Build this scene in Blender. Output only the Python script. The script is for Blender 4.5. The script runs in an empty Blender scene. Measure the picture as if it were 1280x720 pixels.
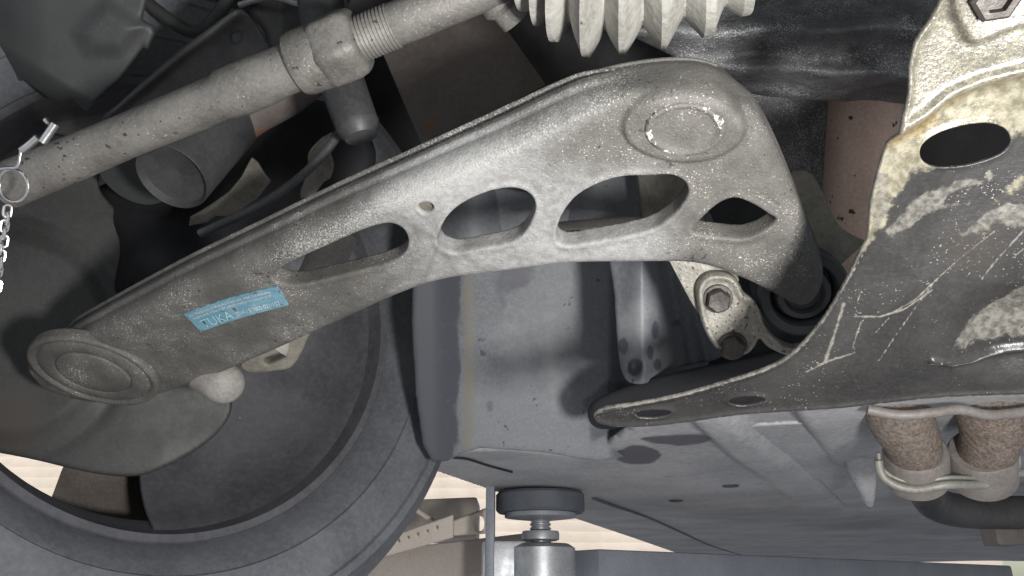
import bpy, bmesh, math, random
import numpy as np
from mathutils import Vector, Matrix
random.seed(4)
S = bpy.context.scene
COL = S.collection

# ------------------------------------------------------------------ camera, world, sun, lamp, exposure
FPX = 1004.0                       # focal length in photograph pixels (1280 wide)
TH = math.radians(20.7)            # the camera looks up by this much
C0 = np.array([0.0, 0.0, 1.3])
RI = np.array([1.0, 0.0, 0.0])
FW = np.array([0.0, math.cos(TH), math.sin(TH)])
UP = np.array([0.0, -math.sin(TH), math.cos(TH)])
cam_d = bpy.data.cameras.new('camera')
cam = bpy.data.objects.new('camera', cam_d)
COL.objects.link(cam)
cam.location = C0
cam.rotation_euler = (math.radians(90) + TH, 0, 0)
cam_d.sensor_width = 36.0
cam_d.lens = 36.0 * FPX / 1280.0
cam_d.clip_start = 0.01
cam_d.clip_end = 2000
S.camera = cam

SUN_EL, SUN_ROT = math.radians(42), math.radians(200)   # rotation measured from +Y, clockwise: behind the camera, a little left
W = bpy.data.worlds.new('World')
S.world = W
W.use_nodes = True
wn = W.node_tree
bg = wn.nodes['Background']
sky = wn.nodes.new('ShaderNodeTexSky')
sky.sky_type = 'NISHITA'
sky.sun_disc = False
sky.sun_elevation = SUN_EL
sky.sun_rotation = SUN_ROT
wn.links.new(sky.outputs[0], bg.inputs[0])
bg.inputs[1].default_value = 0.08

sd = bpy.data.lights.new('sun', 'SUN')
sd.energy = 3.4
sd.angle = math.radians(0.5)
sd.color = (1.0, 0.93, 0.84)
sun = bpy.data.objects.new('sun', sd)
COL.objects.link(sun)
sv = Vector((math.sin(SUN_ROT) * math.cos(SUN_EL), math.cos(SUN_ROT) * math.cos(SUN_EL), math.sin(SUN_EL)))
sun.rotation_euler = sv.to_track_quat('Z', 'Y').to_euler()
sun.location = (0, -3, 6)


def cv(x, y, z):
    return x * RI + y * UP - z * FW


def lamp(name, pos, target, energy, size, color):
    ld = bpy.data.lights.new(name, 'AREA')
    ld.energy = energy
    ld.size = size
    ld.shape = 'DISK'
    ld.color = color
    o = bpy.data.objects.new(name, ld)
    COL.objects.link(o)
    p, t = C0 + cv(*pos), C0 + cv(*target)
    o.location = p
    o.rotation_euler = Vector(p - t).to_track_quat('Z', 'Y').to_euler()
    return o


# area lamp added out of view as close key light, low right of the camera
lamp('key_lamp', (0.185, -0.07, 0.02), (0.08, 0.04, -0.5), 5.6, 0.07, (1.0, 0.985, 0.955))

S.view_settings.view_transform = 'Standard'
S.view_settings.look = 'None'
S.view_settings.exposure = 0.15
S.view_settings.gamma = 1.0
S.view_settings.use_curve_mapping = False
S.cycles.use_denoising = True
S.cycles.max_bounces = 8


# ------------------------------------------------------------------ geometry helpers
def P(u, v, d):
    """World point seen at photograph pixel (u, v) at distance d along the camera axis."""
    u, v, d = np.asarray(u, float), np.asarray(v, float), np.asarray(d, float)
    x, y = (u - 640) / FPX * d, (360 - v) / FPX * d
    return C0 + x[..., None] * RI + y[..., None] * UP + d[..., None] * FW


def pix(w):
    r = np.asarray(w) - C0
    d = r @ FW
    return 640 + FPX * (r @ RI) / d, 360 - FPX * (r @ UP) / d


def unit(v):
    v = np.asarray(v, float)
    return v / np.linalg.norm(v)


class Plane:
    """A real plane in the world; n is its outward normal."""
    def __init__(self, o, n, along):
        self.o = np.asarray(o, float)
        self.n = unit(n)
        a = np.asarray(along, float)
        self.e1 = unit(a - (a @ self.n) * self.n)
        self.e2 = np.cross(self.n, self.e1)

    def hit(self, u, v, h=0.0):
        ray = P(u, v, 1.0) - C0
        t = ((self.o - C0) @ self.n + h) / (ray @ self.n)
        w = C0 + ray * t[..., None] if ray.ndim > 1 else C0 + ray * t
        return w

    def ab(self, u, v, h=0.0):
        w = self.hit(np.asarray(u, float), np.asarray(v, float), h) - self.o
        return np.stack([w @ self.e1, w @ self.e2], -1)

    def world(self, a, b, h):
        return self.o + np.asarray(a)[..., None] * self.e1 + np.asarray(b)[..., None] * self.e2 + np.asarray(h)[..., None] * self.n


def spline(pts, n=5, closed=True):
    p = np.asarray(pts, float)
    m = len(p)
    out = []
    for i in range(m if closed else m - 1):
        if closed:
            p0, p1, p2, p3 = p[(i - 1) % m], p[i], p[(i + 1) % m], p[(i + 2) % m]
        else:
            p0, p1, p2, p3 = p[max(i - 1, 0)], p[i], p[i + 1], p[min(i + 2, m - 1)]
        for k in range(n):
            t = k / n
            out.append(0.5 * (2 * p1 + (p2 - p0) * t + (2 * p0 - 5 * p1 + 4 * p2 - p3) * t * t + (3 * p1 - p0 - 3 * p2 + p3) * t ** 3))
    if not closed:
        out.append(p[-1])
    return np.array(out)


def poly_sdf(X, Y, poly):
    p = np.asarray(poly, float)
    d = np.full(X.shape, 1e9)
    s = np.ones(X.shape)
    m = len(p)
    for i in range(m):
        a, b = p[i], p[i - 1]
        ex, ey = b - a
        wx, wy = X - a[0], Y - a[1]
        t = np.clip((wx * ex + wy * ey) / max(ex * ex + ey * ey, 1e-18), 0, 1)
        d = np.minimum(d, (wx - ex * t) ** 2 + (wy - ey * t) ** 2)
        c1, c2, c3 = Y >= a[1], Y < b[1], ex * wy > ey * wx
        flip = (c1 & c2 & c3) | (~c1 & ~c2 & ~c3)
        s = np.where(flip, -s, s)
    return s * np.sqrt(d)


def line_dist(X, Y, pts):
    d = np.full(X.shape, 1e9)
    for (ax, ay), (bx, by) in zip(pts[:-1], pts[1:]):
        ex, ey = bx - ax, by - ay
        t = np.clip(((X - ax) * ex + (Y - ay) * ey) / max(ex * ex + ey * ey, 1e-9), 0, 1)
        d = np.minimum(d, np.hypot(X - ax - ex * t, Y - ay - ey * t))
    return d


def sstep(a, b, x):
    t = np.clip((x - a) / (b - a), 0, 1)
    return t * t * (3 - 2 * t)


def surface_nets(F):
    s = F < 0
    nx, ny, nz = F.shape
    corners = [(i, j, k) for i in (0, 1) for j in (0, 1) for k in (0, 1)]
    cnt = np.zeros((nx - 1, ny - 1, nz - 1), np.int8)
    for i, j, k in corners:
        cnt += s[i:nx - 1 + i, j:ny - 1 + j, k:nz - 1 + k]
    mask = (cnt > 0) & (cnt < 8)
    idx = np.full(mask.shape, -1, np.int64)
    I, J, K = np.nonzero(mask)
    idx[mask] = np.arange(len(I))
    val = np.stack([F[I + i, J + j, K + k] for i, j, k in corners], 1).astype(float)
    acc = np.zeros((len(I), 3))
    n = np.zeros(len(I))
    for a in range(8):
        for b in range(a + 1, 8):
            ca, cb = np.array(corners[a]), np.array(corners[b])
            if np.abs(ca - cb).sum() != 1:
                continue
            fa, fb = val[:, a], val[:, b]
            x = (fa < 0) != (fb < 0)
            t = np.where(x, fa / np.where(x, fa - fb, 1), 0)
            acc += np.where(x[:, None], ca + t[:, None] * (cb - ca), 0)
            n += x
    V = np.stack([I, J, K], 1) + acc / n[:, None]
    quads = []
    for ax in range(3):
        o1, o2 = (ax + 1) % 3, (ax + 2) % 3
        sl0 = [slice(None)] * 3
        sl1 = [slice(None)] * 3
        sl0[ax], sl1[ax] = slice(0, -1), slice(1, None)
        for o in (o1, o2):
            sl0[o] = sl1[o] = slice(1, -1)
        A, B = s[tuple(sl0)], s[tuple(sl1)]
        e = np.array(np.nonzero(A != B))
        if e.size == 0:
            continue
        inside = A[tuple(e)]
        e[o1] += 1
        e[o2] += 1
        def cell(d1, d2):
            c = e.copy()
            c[o1] += d1
            c[o2] += d2
            return idx[c[0], c[1], c[2]]
        q = np.stack([cell(-1, -1), cell(0, -1), cell(0, 0), cell(-1, 0)], 1)
        q[~inside] = q[~inside][:, ::-1]
        quads.append(q)
    return V, np.concatenate(quads)


def round_extrude(d2, zs, z0, z1, r):
    """Rounded extrusion of a 2D distance field between heights z0 < z1."""
    zc, hz = (z0 + z1) / 2, (z1 - z0) / 2
    r = np.asarray(r, float)
    if r.ndim == 2:
        r = r[:, :, None]
    qx = d2[:, :, None] + r
    qz = np.abs(zs - zc)[None, None, :] - hz + r
    return np.minimum(np.maximum(qx, qz), 0) + np.hypot(np.maximum(qx, 0), np.maximum(qz, 0)) - r


# ------------------------------------------------------------------ object helpers
def empty(name, label, cat, loc, group=None):
    o = bpy.data.objects.new(name, None)
    o.empty_display_size = 0.02
    COL.objects.link(o)
    o.location = [float(c) for c in loc]
    tag(o, label, cat, group)
    return o


def tag(o, label=None, cat=None, group=None, kind=None):
    if label: o['label'] = label
    if cat: o['category'] = cat
    if group: o['group'] = group
    if kind: o['kind'] = kind
    return o


def origin(parent):
    l = np.zeros(3)
    while parent is not None:
        l = l + np.array(parent.location)
        parent = parent.parent
    return l


def obj(name, V, Fc, m, parent=None, attrs=None, sharp=35, loc=None):
    """Link vertices (world) and faces as ONE mesh object, under parent when given."""
    V = np.asarray(V, float)
    me = bpy.data.meshes.new(name)
    o = bpy.data.objects.new(name, me)
    COL.objects.link(o)
    L = origin(parent)
    if parent is None:
        L = V.mean(0) if loc is None else np.asarray(loc, float)
        o.location = L
    else:
        o.parent = parent
    if isinstance(Fc, np.ndarray):
        me.vertices.add(len(V))
        me.vertices.foreach_set('co', (V - L).astype(np.float32).ravel())
        n, k = Fc.shape
        me.loops.add(n * k)
        me.loops.foreach_set('vertex_index', Fc.astype(np.int32).ravel())
        me.polygons.add(n)
        me.polygons.foreach_set('loop_start', np.arange(0, n * k, k, dtype=np.int32))
        me.update(calc_edges=True)
    else:
        me.from_pydata((V - L).tolist(), [], [list(map(int, f)) for f in Fc])
        bm = bmesh.new()
        bm.from_mesh(me)
        bmesh.ops.recalc_face_normals(bm, faces=bm.faces)
        bm.to_mesh(me)
        bm.free()
    me.validate()
    me.polygons.foreach_set('use_smooth', np.ones(len(me.polygons), bool))
    if sharp:
        me.set_sharp_from_angle(angle=math.radians(sharp))
    for k, a in (attrs or {}).items():
        at = me.attributes.new(k, 'FLOAT', 'POINT')
        at.data.foreach_set('value', np.asarray(a, np.float32))
    if m is not None:
        me.materials.append(m)
    return o


def plate(name, outline, pl, thick, vox, m, parent=None, holes=(), r=0.001, relief=None, attr_fn=None, smooth=5, hs=None, sharp=None, cavity=None, inplane=None):
    """Solid plate cut along an outline given in pixels on plane pl; its face is at h=0, its back at -thick."""
    hs = hs if hs is not None else 0.0
    op = np.asarray(outline, float)
    hh = np.full(len(op), hs) if np.isscalar(hs) else np.asarray(hs, float)
    pts = np.array([pl.ab(u, v, h) for (u, v), h in zip(op, hh)])
    if smooth > 1:
        pts = spline(pts, smooth)
    lo, hi = pts.min(0) - 4 * vox, pts.max(0) + 4 * vox
    ax = np.arange(lo[0], hi[0], vox)
    bx = np.arange(lo[1], hi[1], vox)
    zs = np.arange(-thick - 3 * vox, 3.5 * vox, vox)
    X, Y = np.meshgrid(ax, bx, indexing='ij')
    d2 = poly_sdf(X, Y, pts)
    d0 = d2
    for hl in holes:
        hp = np.array([pl.ab(u, v) for u, v in hl])
        d2 = np.maximum(d2, -poly_sdf(X, Y, spline(hp, 5)))
    rr = r(X, Y) if callable(r) else r
    F = round_extrude(d2, zs, -thick, 0.0, rr)
    if cavity:
        F = np.maximum(F, -np.maximum(d0[:, :, None] + cavity[0], zs[None, None, :] + cavity[1]))
    V, Q = surface_nets(F.astype(np.float32))
    V = V * vox + np.array([lo[0], lo[1], zs[0]])
    w = pl.world(V[:, 0], V[:, 1], np.zeros(len(V)))
    u, v = pix(w)
    if inplane is not None:
        V[:, :2] += inplane(u, v, V)
    if relief is not None:
        V[:, 2] += relief(u, v, V)
    w = pl.world(V[:, 0], V[:, 1], V[:, 2])
    return obj(name, w, Q, m, parent, attr_fn(u, v, V) if attr_fn else None, sharp)


def sheet(name, outline, D, thick, step, m, parent=None, holes=(), attr_fn=None, smooth=4, r=None, kd=None):
    """A shell following the depth function D(u, v) inside an outline, thick metres deep."""
    pts = spline(outline, smooth) if smooth > 1 else np.asarray(outline, float)
    lo, hi = pts.min(0) - 3 * step, pts.max(0) + 3 * step
    us, vs = np.arange(lo[0], hi[0], step), np.arange(lo[1], hi[1], step)
    X, Y = np.meshgrid(us, vs, indexing='ij')
    d2 = poly_sdf(X, Y, pts)
    for hl in holes:
        d2 = np.maximum(d2, -poly_sdf(X, Y, spline(hl, 4)))
    k = (kd or float(np.mean(D(pts[:, 0], pts[:, 1])))) / FPX
    t = max(thick / k, step * 1.6)
    zs = np.arange(-2.5 * step, t + 3 * step, step)
    F = round_extrude(d2, zs, 0.0, t, min(t * 0.45, (r / k) if r else step))
    V, Q = surface_nets(F.astype(np.float32))
    V = V * step + np.array([lo[0], lo[1], zs[0]])
    u, v = V[:, 0], V[:, 1]
    w = P(u, v, D(u, v) + V[:, 2] / t * thick)
    Q = Q[:, ::-1]
    # (u right, v down, depth away) is right-handed in the camera's frame, so the winding is kept by testing one normal
    a, b, c = w[Q[0, 0]], w[Q[0, 1]], w[Q[0, 2]]
    o = obj(name, w, Q, m, parent, attr_fn(u, v, V) if attr_fn else None, None)
    bm = bmesh.new()
    bm.from_mesh(o.data)
    bmesh.ops.recalc_face_normals(bm, faces=bm.faces)
    bm.to_mesh(o.data)
    bm.free()
    return o


def sweep_mesh(path, radii, seg=32, cap=True, closed=False, squash=None, phase=0.0):
    """Rings of the given radii along a path of world points."""
    path = np.asarray(path, float)
    n = len(path)
    radii = np.broadcast_to(np.asarray(radii, float), (n,))
    T = np.zeros_like(path)
    for i in range(n):
        if closed:
            t = path[(i + 1) % n] - path[i - 1]
        else:
            t = path[min(i + 1, n - 1)] - path[max(i - 1, 0)]
            if np.linalg.norm(t) < 1e-9:
                t = path[min(i + 2, n - 1)] - path[max(i - 2, 0)]
        T[i] = unit(t)
    ref = np.array([0, 0, 1.0]) if abs(T[0][2]) < 0.9 else np.array([1.0, 0, 0])
    N = unit(np.cross(T[0], ref))
    V, Fc = [], []
    ang = np.arange(seg) * 2 * math.pi / seg + phase
    for i in range(n):
        N = unit(N - (N @ T[i]) * T[i])
        B = np.cross(T[i], N)
        c, s_ = np.cos(ang), np.sin(ang)
        rr = radii[i]
        if squash is not None:
            rr = rr * squash(ang, i)
        V.append(path[i] + (rr * c)[:, None] * N + (rr * s_)[:, None] * B)
    V = np.concatenate(V)
    for i in range(n if closed else n - 1):
        a, b = i * seg, ((i + 1) % n) * seg
        for j in range(seg):
            Fc.append((a + j, a + (j + 1) % seg, b + (j + 1) % seg, b + j))
    if cap and not closed:
        Fc.append(tuple(range(seg - 1, -1, -1)))
        Fc.append(tuple(range((n - 1) * seg, n * seg)))
    return V, Fc


def lathe(name, base, axis, prof, m, parent=None, seg=48, cap=True, ell=None, closed=False, sharp=35, squash=None, phase=0.0):
    """Profile of (radius, distance along axis) turned about the axis through base; ell = two in-plane half-axis vectors."""
    base, ax = np.asarray(base, float), unit(axis)
    if ell is None:
        ref = np.array([0, 0, 1.0]) if abs(ax[2]) < 0.9 else np.array([1.0, 0, 0])
        N = unit(np.cross(ax, ref))
        B = np.cross(ax, N)
    else:
        N, B = ell
    ang = np.arange(seg) * 2 * math.pi / seg + phase
    V, Fc = [], []
    for i, (r_, y) in enumerate(prof):
        rr = np.full(seg, float(r_))
        if squash is not None:
            rr = rr * squash(ang, i)
        V.append(base + ax * y + (rr * np.cos(ang))[:, None] * N + (rr * np.sin(ang))[:, None] * B)
    V = np.concatenate(V)
    n = len(prof)
    for i in range(n if closed else n - 1):
        a, b = i * seg, ((i + 1) % n) * seg
        for j in range(seg):
            Fc.append((a + j, a + (j + 1) % seg, b + (j + 1) % seg, b + j))
    if cap and not closed:
        Fc.append(tuple(range(seg - 1, -1, -1)))
        Fc.append(tuple(range((n - 1) * seg, n * seg)))
    return obj(name, V, Fc, m, parent, None, sharp)


def tube(name, pts, r, m, parent=None, seg=20, sub=6, cap=True, closed=False, squash=None, sharp=40):
    p = np.array([P(*q) if len(q) == 3 and not isinstance(q, np.ndarray) else q for q in pts])
    if sub > 1:
        p = spline(p, sub, closed)
    rr = np.asarray(r, float)
    if rr.ndim:
        rr = np.interp(np.linspace(0, 1, len(p)), np.linspace(0, 1, len(rr)), rr)
    V, Fc = sweep_mesh(p, rr, seg, cap, closed, squash)
    return obj(name, V, Fc, m, parent, None, sharp)


def box_mesh(c, ax, half, bev=0.002, segs=2):
    """Bevelled box: centre c, three axes ax, half sizes."""
    bm = bmesh.new()
    bmesh.ops.create_cube(bm, size=2)
    for vv in bm.verts:
        vv.co = Vector((vv.co.x * half[0], vv.co.y * half[1], vv.co.z * half[2]))
    if bev:
        bmesh.ops.bevel(bm, geom=bm.edges[:], offset=bev, segments=segs, affect='EDGES', profile=0.6)
    V = np.array([list(q.co) for q in bm.verts])
    bm.verts.index_update()
    Fc = [[q.index for q in f.verts] for f in bm.faces]
    bm.free()
    A = np.array([unit(a) for a in ax])
    return np.asarray(c) + V @ A, Fc


def box(name, c, ax, half, m, parent=None, bev=0.002):
    V, Fc = box_mesh(c, ax, half, bev)
    return obj(name, V, Fc, m, parent)


def prism(name, top, depth_vec, m, parent=None, bev=0.0015):
    """Solid polygon: world points pushed along depth_vec, edges bevelled."""
    bm = bmesh.new()
    t = [bm.verts.new(p) for p in top]
    f = bm.faces.new(t)
    e = bmesh.ops.extrude_face_region(bm, geom=[f])
    for q in e['geom']:
        if isinstance(q, bmesh.types.BMVert):
            q.co += Vector(depth_vec)
    bmesh.ops.recalc_face_normals(bm, faces=bm.faces)
    if bev:
        bmesh.ops.bevel(bm, geom=bm.edges[:], offset=bev, segments=2, affect='EDGES', profile=0.6)
    V = np.array([list(q.co) for q in bm.verts])
    bm.verts.index_update()
    Fc = [[q.index for q in g.verts] for g in bm.faces]
    bm.free()
    return obj(name, V, Fc, m, parent)


# ------------------------------------------------------------------ materials
def mat(name, c1, c2, nscale=25, rough=0.6, rough2=None, metal=0.0, bump=0.25, bscale=350, bump2=0.0, b2scale=40, spk=None,
        layers=(), spec=0.5, stretch=None, contrast=(0.35, 0.65)):
    """Two-tone grain, fine relief, speckles and layers painted where a stain, rubbed patch or painted shade was stored on the mesh.
    spk = (colour, scale, threshold, patch scale); layer = (attribute, colour, roughness, noise scale, noise amount, softness, metal)."""
    m = bpy.data.materials.new(name)
    m.use_nodes = True
    nt = m.node_tree
    N, L = nt.nodes, nt.links
    bs = N['Principled BSDF']
    bs.inputs['Metallic'].default_value = metal
    bs.inputs['Specular IOR Level'].default_value = spec
    tc = N.new('ShaderNodeTexCoord').outputs['Object']
    if stretch:
        mp = N.new('ShaderNodeMapping')
        mp.inputs['Scale'].default_value = stretch
        L.new(tc, mp.inputs['Vector'])
        tcs = mp.outputs[0]
    else:
        tcs = tc

    def noise(scale, detail=6, rg=0.6, co=None):
        n = N.new('ShaderNodeTexNoise')
        n.inputs['Scale'].default_value = scale
        n.inputs['Detail'].default_value = detail
        n.inputs['Roughness'].default_value = rg
        L.new(tc if co is None else co, n.inputs['Vector'])
        return n.outputs['Fac']

    def ramp(x, a, b):
        n = N.new('ShaderNodeMapRange')
        n.interpolation_type = 'SMOOTHSTEP'
        n.inputs['From Min'].default_value = a
        n.inputs['From Max'].default_value = b
        L.new(x, n.inputs['Value'])
        return n.outputs[0]

    def math_(op, a, b=None):
        n = N.new('ShaderNodeMath')
        n.operation = op
        for i, x in enumerate((a, b)):
            if x is None: continue
            if isinstance(x, (int, float)): n.inputs[i].default_value = x
            else: L.new(x, n.inputs[i])
        return n.outputs[0]

    def mixc(f, a, b):
        n = N.new('ShaderNodeMix')
        n.data_type = 'RGBA'
        L.new(f, n.inputs[0])
        for i, x in ((6, a), (7, b)):
            if isinstance(x, tuple): n.inputs[i].default_value = (*x, 1)
            else: L.new(x, n.inputs[i])
        return n.outputs[2]

    def mixf(f, a, b):
        n = N.new('ShaderNodeMix')
        L.new(f, n.inputs[0])
        for i, x in ((2, a), (3, b)):
            if isinstance(x, (int, float)): n.inputs[i].default_value = x
            else: L.new(x, n.inputs[i])
        return n.outputs[0]

    n1 = ramp(noise(nscale, 8, 0.65, tcs), *contrast)
    col = mixc(n1, c1, c2)
    rg = mixf(ramp(noise(nscale * 2.3, 5), 0.3, 0.7), rough, rough2 if rough2 is not None else rough + 0.15)
    fine = noise(bscale, 4, 0.7)
    col = mixc(math_('MULTIPLY', ramp(fine, 0.35, 0.75), 0.3), col, tuple(min(1, c * 1.7) for c in c2))
    met = None
    if spk:
        for sp in (spk if isinstance(spk, list) else [spk]):
            sc, scale, thr, patch = sp
            x = math_('ADD', noise(scale, 2, 0.5), math_('MULTIPLY', math_('SUBTRACT', noise(patch, 4, 0.6), 0.5), 0.55))
            col = mixc(ramp(x, thr, thr + 0.05), col, sc)
    for ly in layers:
        an, c, r_, ns, am, so, me_ = ly[:7]
        a = N.new('ShaderNodeAttribute')
        a.attribute_name = an
        x = math_('ADD', a.outputs['Fac'], math_('MULTIPLY', math_('SUBTRACT', noise(ns, 7, 0.7), 0.5), am))
        fac = ramp(x, 0.5 - so, 0.5 + so)
        if len(ly) > 7:
            fac = math_('MULTIPLY', fac, ly[7])
        if isinstance(c[0], tuple):
            c = mixc(ramp(noise(ns * 2.7, 5), 0.35, 0.65), c[0], c[1])
        col = mixc(fac, col, c)
        rg = mixf(fac, rg, r_)
        met = mixf(fac, metal if met is None else met, me_)
    L.new(col, bs.inputs['Base Color'])
    L.new(rg, bs.inputs['Roughness'])
    if met is not None:
        L.new(met, bs.inputs['Metallic'])
    b = N.new('ShaderNodeBump')
    b.inputs['Strength'].default_value = bump
    b.inputs['Distance'].default_value = 0.0008
    L.new(fine, b.inputs['Height'])
    last = b
    if bump2:
        b2 = N.new('ShaderNodeBump')
        b2.inputs['Strength'].default_value = bump2
        b2.inputs['Distance'].default_value = 0.004
        L.new(noise(b2scale, 5, 0.6), b2.inputs['Height'])
        L.new(b.outputs[0], b2.inputs['Normal'])
        last = b2
    L.new(last.outputs[0], bs.inputs['Normal'])
    return m


M = {}
M['arm'] = mat('dusty_dark_coating', (0.082, 0.078, 0.072), (0.142, 0.135, 0.124), 26, 0.45, 0.65, bump=0.8, bscale=700, bump2=0.12, b2scale=110,
               spk=[((0.55, 0.53, 0.49), 1000, 0.675, 26), ((0.05, 0.048, 0.045), 300, 0.71, 40)],
               layers=[('dust', ((0.34, 0.34, 0.336), (0.45, 0.45, 0.445)), 0.55, 90, 0.5, 0.32, 0.0),
                       ('grime_shade', (0.055, 0.054, 0.053), 0.45, 60, 0.6, 0.32, 0.0),
                       ('wear', ((0.36, 0.35, 0.33), (0.58, 0.565, 0.535)), 0.4, 900, 1.5, 0.10, 0.0),
                       ('chip', ((0.55, 0.53, 0.47), (0.78, 0.76, 0.70)), 0.4, 190, 1.5, 0.04, 0.0)])
M['plug'] = mat('packed_dirt', (0.085, 0.078, 0.062), (0.14, 0.127, 0.10), 200, 0.8, bump=0.6)
M['steel_grey'] = mat('dusty_grey_steel', (0.12, 0.113, 0.103), (0.215, 0.205, 0.19), 24, 0.45, 0.6, metal=0.25, bump=0.5, bscale=420, bump2=0.25, b2scale=90,
                      spk=[((0.45, 0.42, 0.36), 620, 0.72, 22), ((0.06, 0.052, 0.045), 200, 0.70, 30)])
M['oily_plate'] = mat('brown_black_plate', (0.020, 0.0192, 0.0192), (0.034, 0.0325, 0.0318), 22, 0.27, 0.42, bump=0.35, bscale=420, bump2=0.15, b2scale=60,
                      spk=[((0.22, 0.21, 0.19), 800, 0.71, 30)],
                      layers=[('oil', ((0.14, 0.127, 0.09), (0.29, 0.27, 0.205)), 0.28, 75, 1.35, 0.11, 0.2),
                              ('bare', ((0.075, 0.071, 0.064), (0.185, 0.176, 0.156)), 0.42, 110, 1.5, 0.12, 0.1, 0.85),
                              ('pit', ((0.06, 0.057, 0.055), (0.13, 0.125, 0.115)), 0.3, 900, 1.2, 0.14, 0.1),
                              ('rustoil', ((0.085, 0.055, 0.02), (0.20, 0.145, 0.055)), 0.3, 160, 1.6, 0.16, 0.0, 0.75),
                              ('scratch', ((0.17, 0.16, 0.14), (0.27, 0.255, 0.225)), 0.45, 210, 1.1, 0.16, 0.1, 0.7),
                              ('oxide', (0.045, 0.037, 0.030), 0.5, 120, 1.0, 0.3, 0.0, 0.5)])
M['cream_steel'] = mat('pale_cast_bracket', (0.19, 0.18, 0.155), (0.31, 0.295, 0.26), 60, 0.45, 0.6, metal=0.2, bump=0.6, bscale=500, bump2=0.3, b2scale=120,
                       spk=[((0.08, 0.07, 0.055), 420, 0.66, 70), ((0.65, 0.62, 0.55), 500, 0.72, 50)])
M['bolt'] = mat('dull_bolt', (0.05, 0.045, 0.042), (0.085, 0.076, 0.07), 80, 0.45, metal=0.5, bump=0.4)
M['black_plastic'] = mat('black_plastic', (0.045, 0.047, 0.047), (0.065, 0.068, 0.068), 12, 0.5, 0.6, bump=0.12, bscale=600,
                         spk=((0.2, 0.2, 0.19), 260, 0.80, 20))
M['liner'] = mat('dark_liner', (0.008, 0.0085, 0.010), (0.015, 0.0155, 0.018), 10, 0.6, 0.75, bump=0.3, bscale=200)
M['coating'] = mat('black_ripple_coating', (0.085, 0.085, 0.088), (0.16, 0.16, 0.165), 40, 0.28, 0.42, bump=1.0, bscale=560, bump2=0.9, b2scale=60,
                   spk=[((0.42, 0.42, 0.42), 900, 0.58, 30)])
M['grey_panel'] = mat('blue_grey_panel', (0.115, 0.12, 0.132), (0.175, 0.181, 0.195), 9, 0.5, 0.65, bump=0.15, bscale=300, bump2=0.12, b2scale=14,
                      spk=[((0.07, 0.07, 0.08), 90, 0.74, 12), ((0.4, 0.4, 0.38), 500, 0.80, 20)],
                      layers=[('damp', (0.075, 0.078, 0.092), 0.5, 34, 1.1, 0.14, 0.0), ('mud', (0.19, 0.18, 0.15), 0.75, 40, 1.1, 0.3, 0.0), ('chalk', (0.33, 0.335, 0.345), 0.7, 22, 1.2, 0.3, 0.0)])
M['floor_panel'] = mat('grey_floor_panel', (0.28, 0.283, 0.295), (0.43, 0.43, 0.44), 5, 0.55, 0.7, bump=0.2, bscale=160, bump2=0.15, b2scale=9,
                       spk=[((0.10, 0.10, 0.11), 70, 0.75, 6), ((0.42, 0.42, 0.41), 420, 0.80, 8)],
                       layers=[('damp', (0.085, 0.087, 0.10), 0.5, 40, 0.8, 0.12, 0.0)])
M['tyre'] = mat('worn_tyre_rubber', (0.095, 0.099, 0.112), (0.15, 0.155, 0.17), 9, 0.6, 0.75, bump=0.25, bscale=200, bump2=0.1, b2scale=25,
                spk=((0.25, 0.24, 0.22), 300, 0.80, 12))
M['rim'] = mat('brake_dust_rim', (0.075, 0.075, 0.083), (0.125, 0.125, 0.138), 8, 0.5, 0.65, metal=0.2, bump=0.2, bscale=160,
               spk=((0.3, 0.29, 0.27), 260, 0.81, 12))
M['spoke'] = mat('brown_dusty_spoke', (0.09, 0.075, 0.065), (0.14, 0.12, 0.10), 20, 0.5, metal=0.2)
M['shield'] = mat('dark_shield', (0.038, 0.038, 0.038), (0.06, 0.06, 0.059), 9, 0.5, 0.65, bump=0.2, bscale=260,
                  spk=((0.3, 0.29, 0.26), 300, 0.80, 14), layers=[('mud', (0.075, 0.066, 0.060), 0.7, 30, 0.6, 0.3, 0.0)])
M['rubber_pale'] = mat('pale_weathered_rubber', (0.25, 0.24, 0.215), (0.40, 0.39, 0.36), 40, 0.6, 0.75, bump=0.4, bscale=300, bump2=0.3, b2scale=90,
                       spk=[((0.10, 0.095, 0.085), 200, 0.74, 60)])
M['brown_box'] = mat('rusty_brown_sheet', (0.078, 0.066, 0.061), (0.11, 0.092, 0.083), 14, 0.5, 0.65, bump=0.3, bscale=200,
                     spk=[((0.17, 0.08, 0.035), 60, 0.70, 18)])
M['exhaust_tan'] = mat('tan_exhaust', (0.46, 0.33, 0.265), (0.56, 0.42, 0.345), 16, 0.5, 0.6, metal=0.2, bump=0.3, spk=[((0.06, 0.04, 0.035), 130, 0.71, 30)])
M['exhaust_rough'] = mat('speckled_exhaust', (0.085, 0.068, 0.058), (0.20, 0.165, 0.14), 300, 0.6, 0.7, bump=0.8, bscale=420, bump2=0.4, b2scale=260,
                         spk=[((0.11, 0.065, 0.045), 620, 0.60, 40)])
M['clamp'] = mat('pale_clamp', (0.19, 0.185, 0.165), (0.27, 0.26, 0.235), 30, 0.5, metal=0.3)
M['pipe_dim'] = mat('dim_pipe', (0.15, 0.132, 0.122), (0.21, 0.19, 0.178), 30, 0.55, metal=0.2)
M['chrome'] = mat('scuffed_chrome', (0.62, 0.61, 0.60), (0.78, 0.77, 0.76), 60, 0.18, 0.3, metal=0.95, bump=0.1)
M['hose'] = mat('grey_hose', (0.06, 0.063, 0.066), (0.095, 0.098, 0.10), 60, 0.55, bump=0.2)
M['dark_metal'] = mat('dark_dusty_metal', (0.042, 0.042, 0.043), (0.07, 0.07, 0.072), 22, 0.45, 0.6, metal=0.15, bump=0.3, bscale=300)
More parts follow.
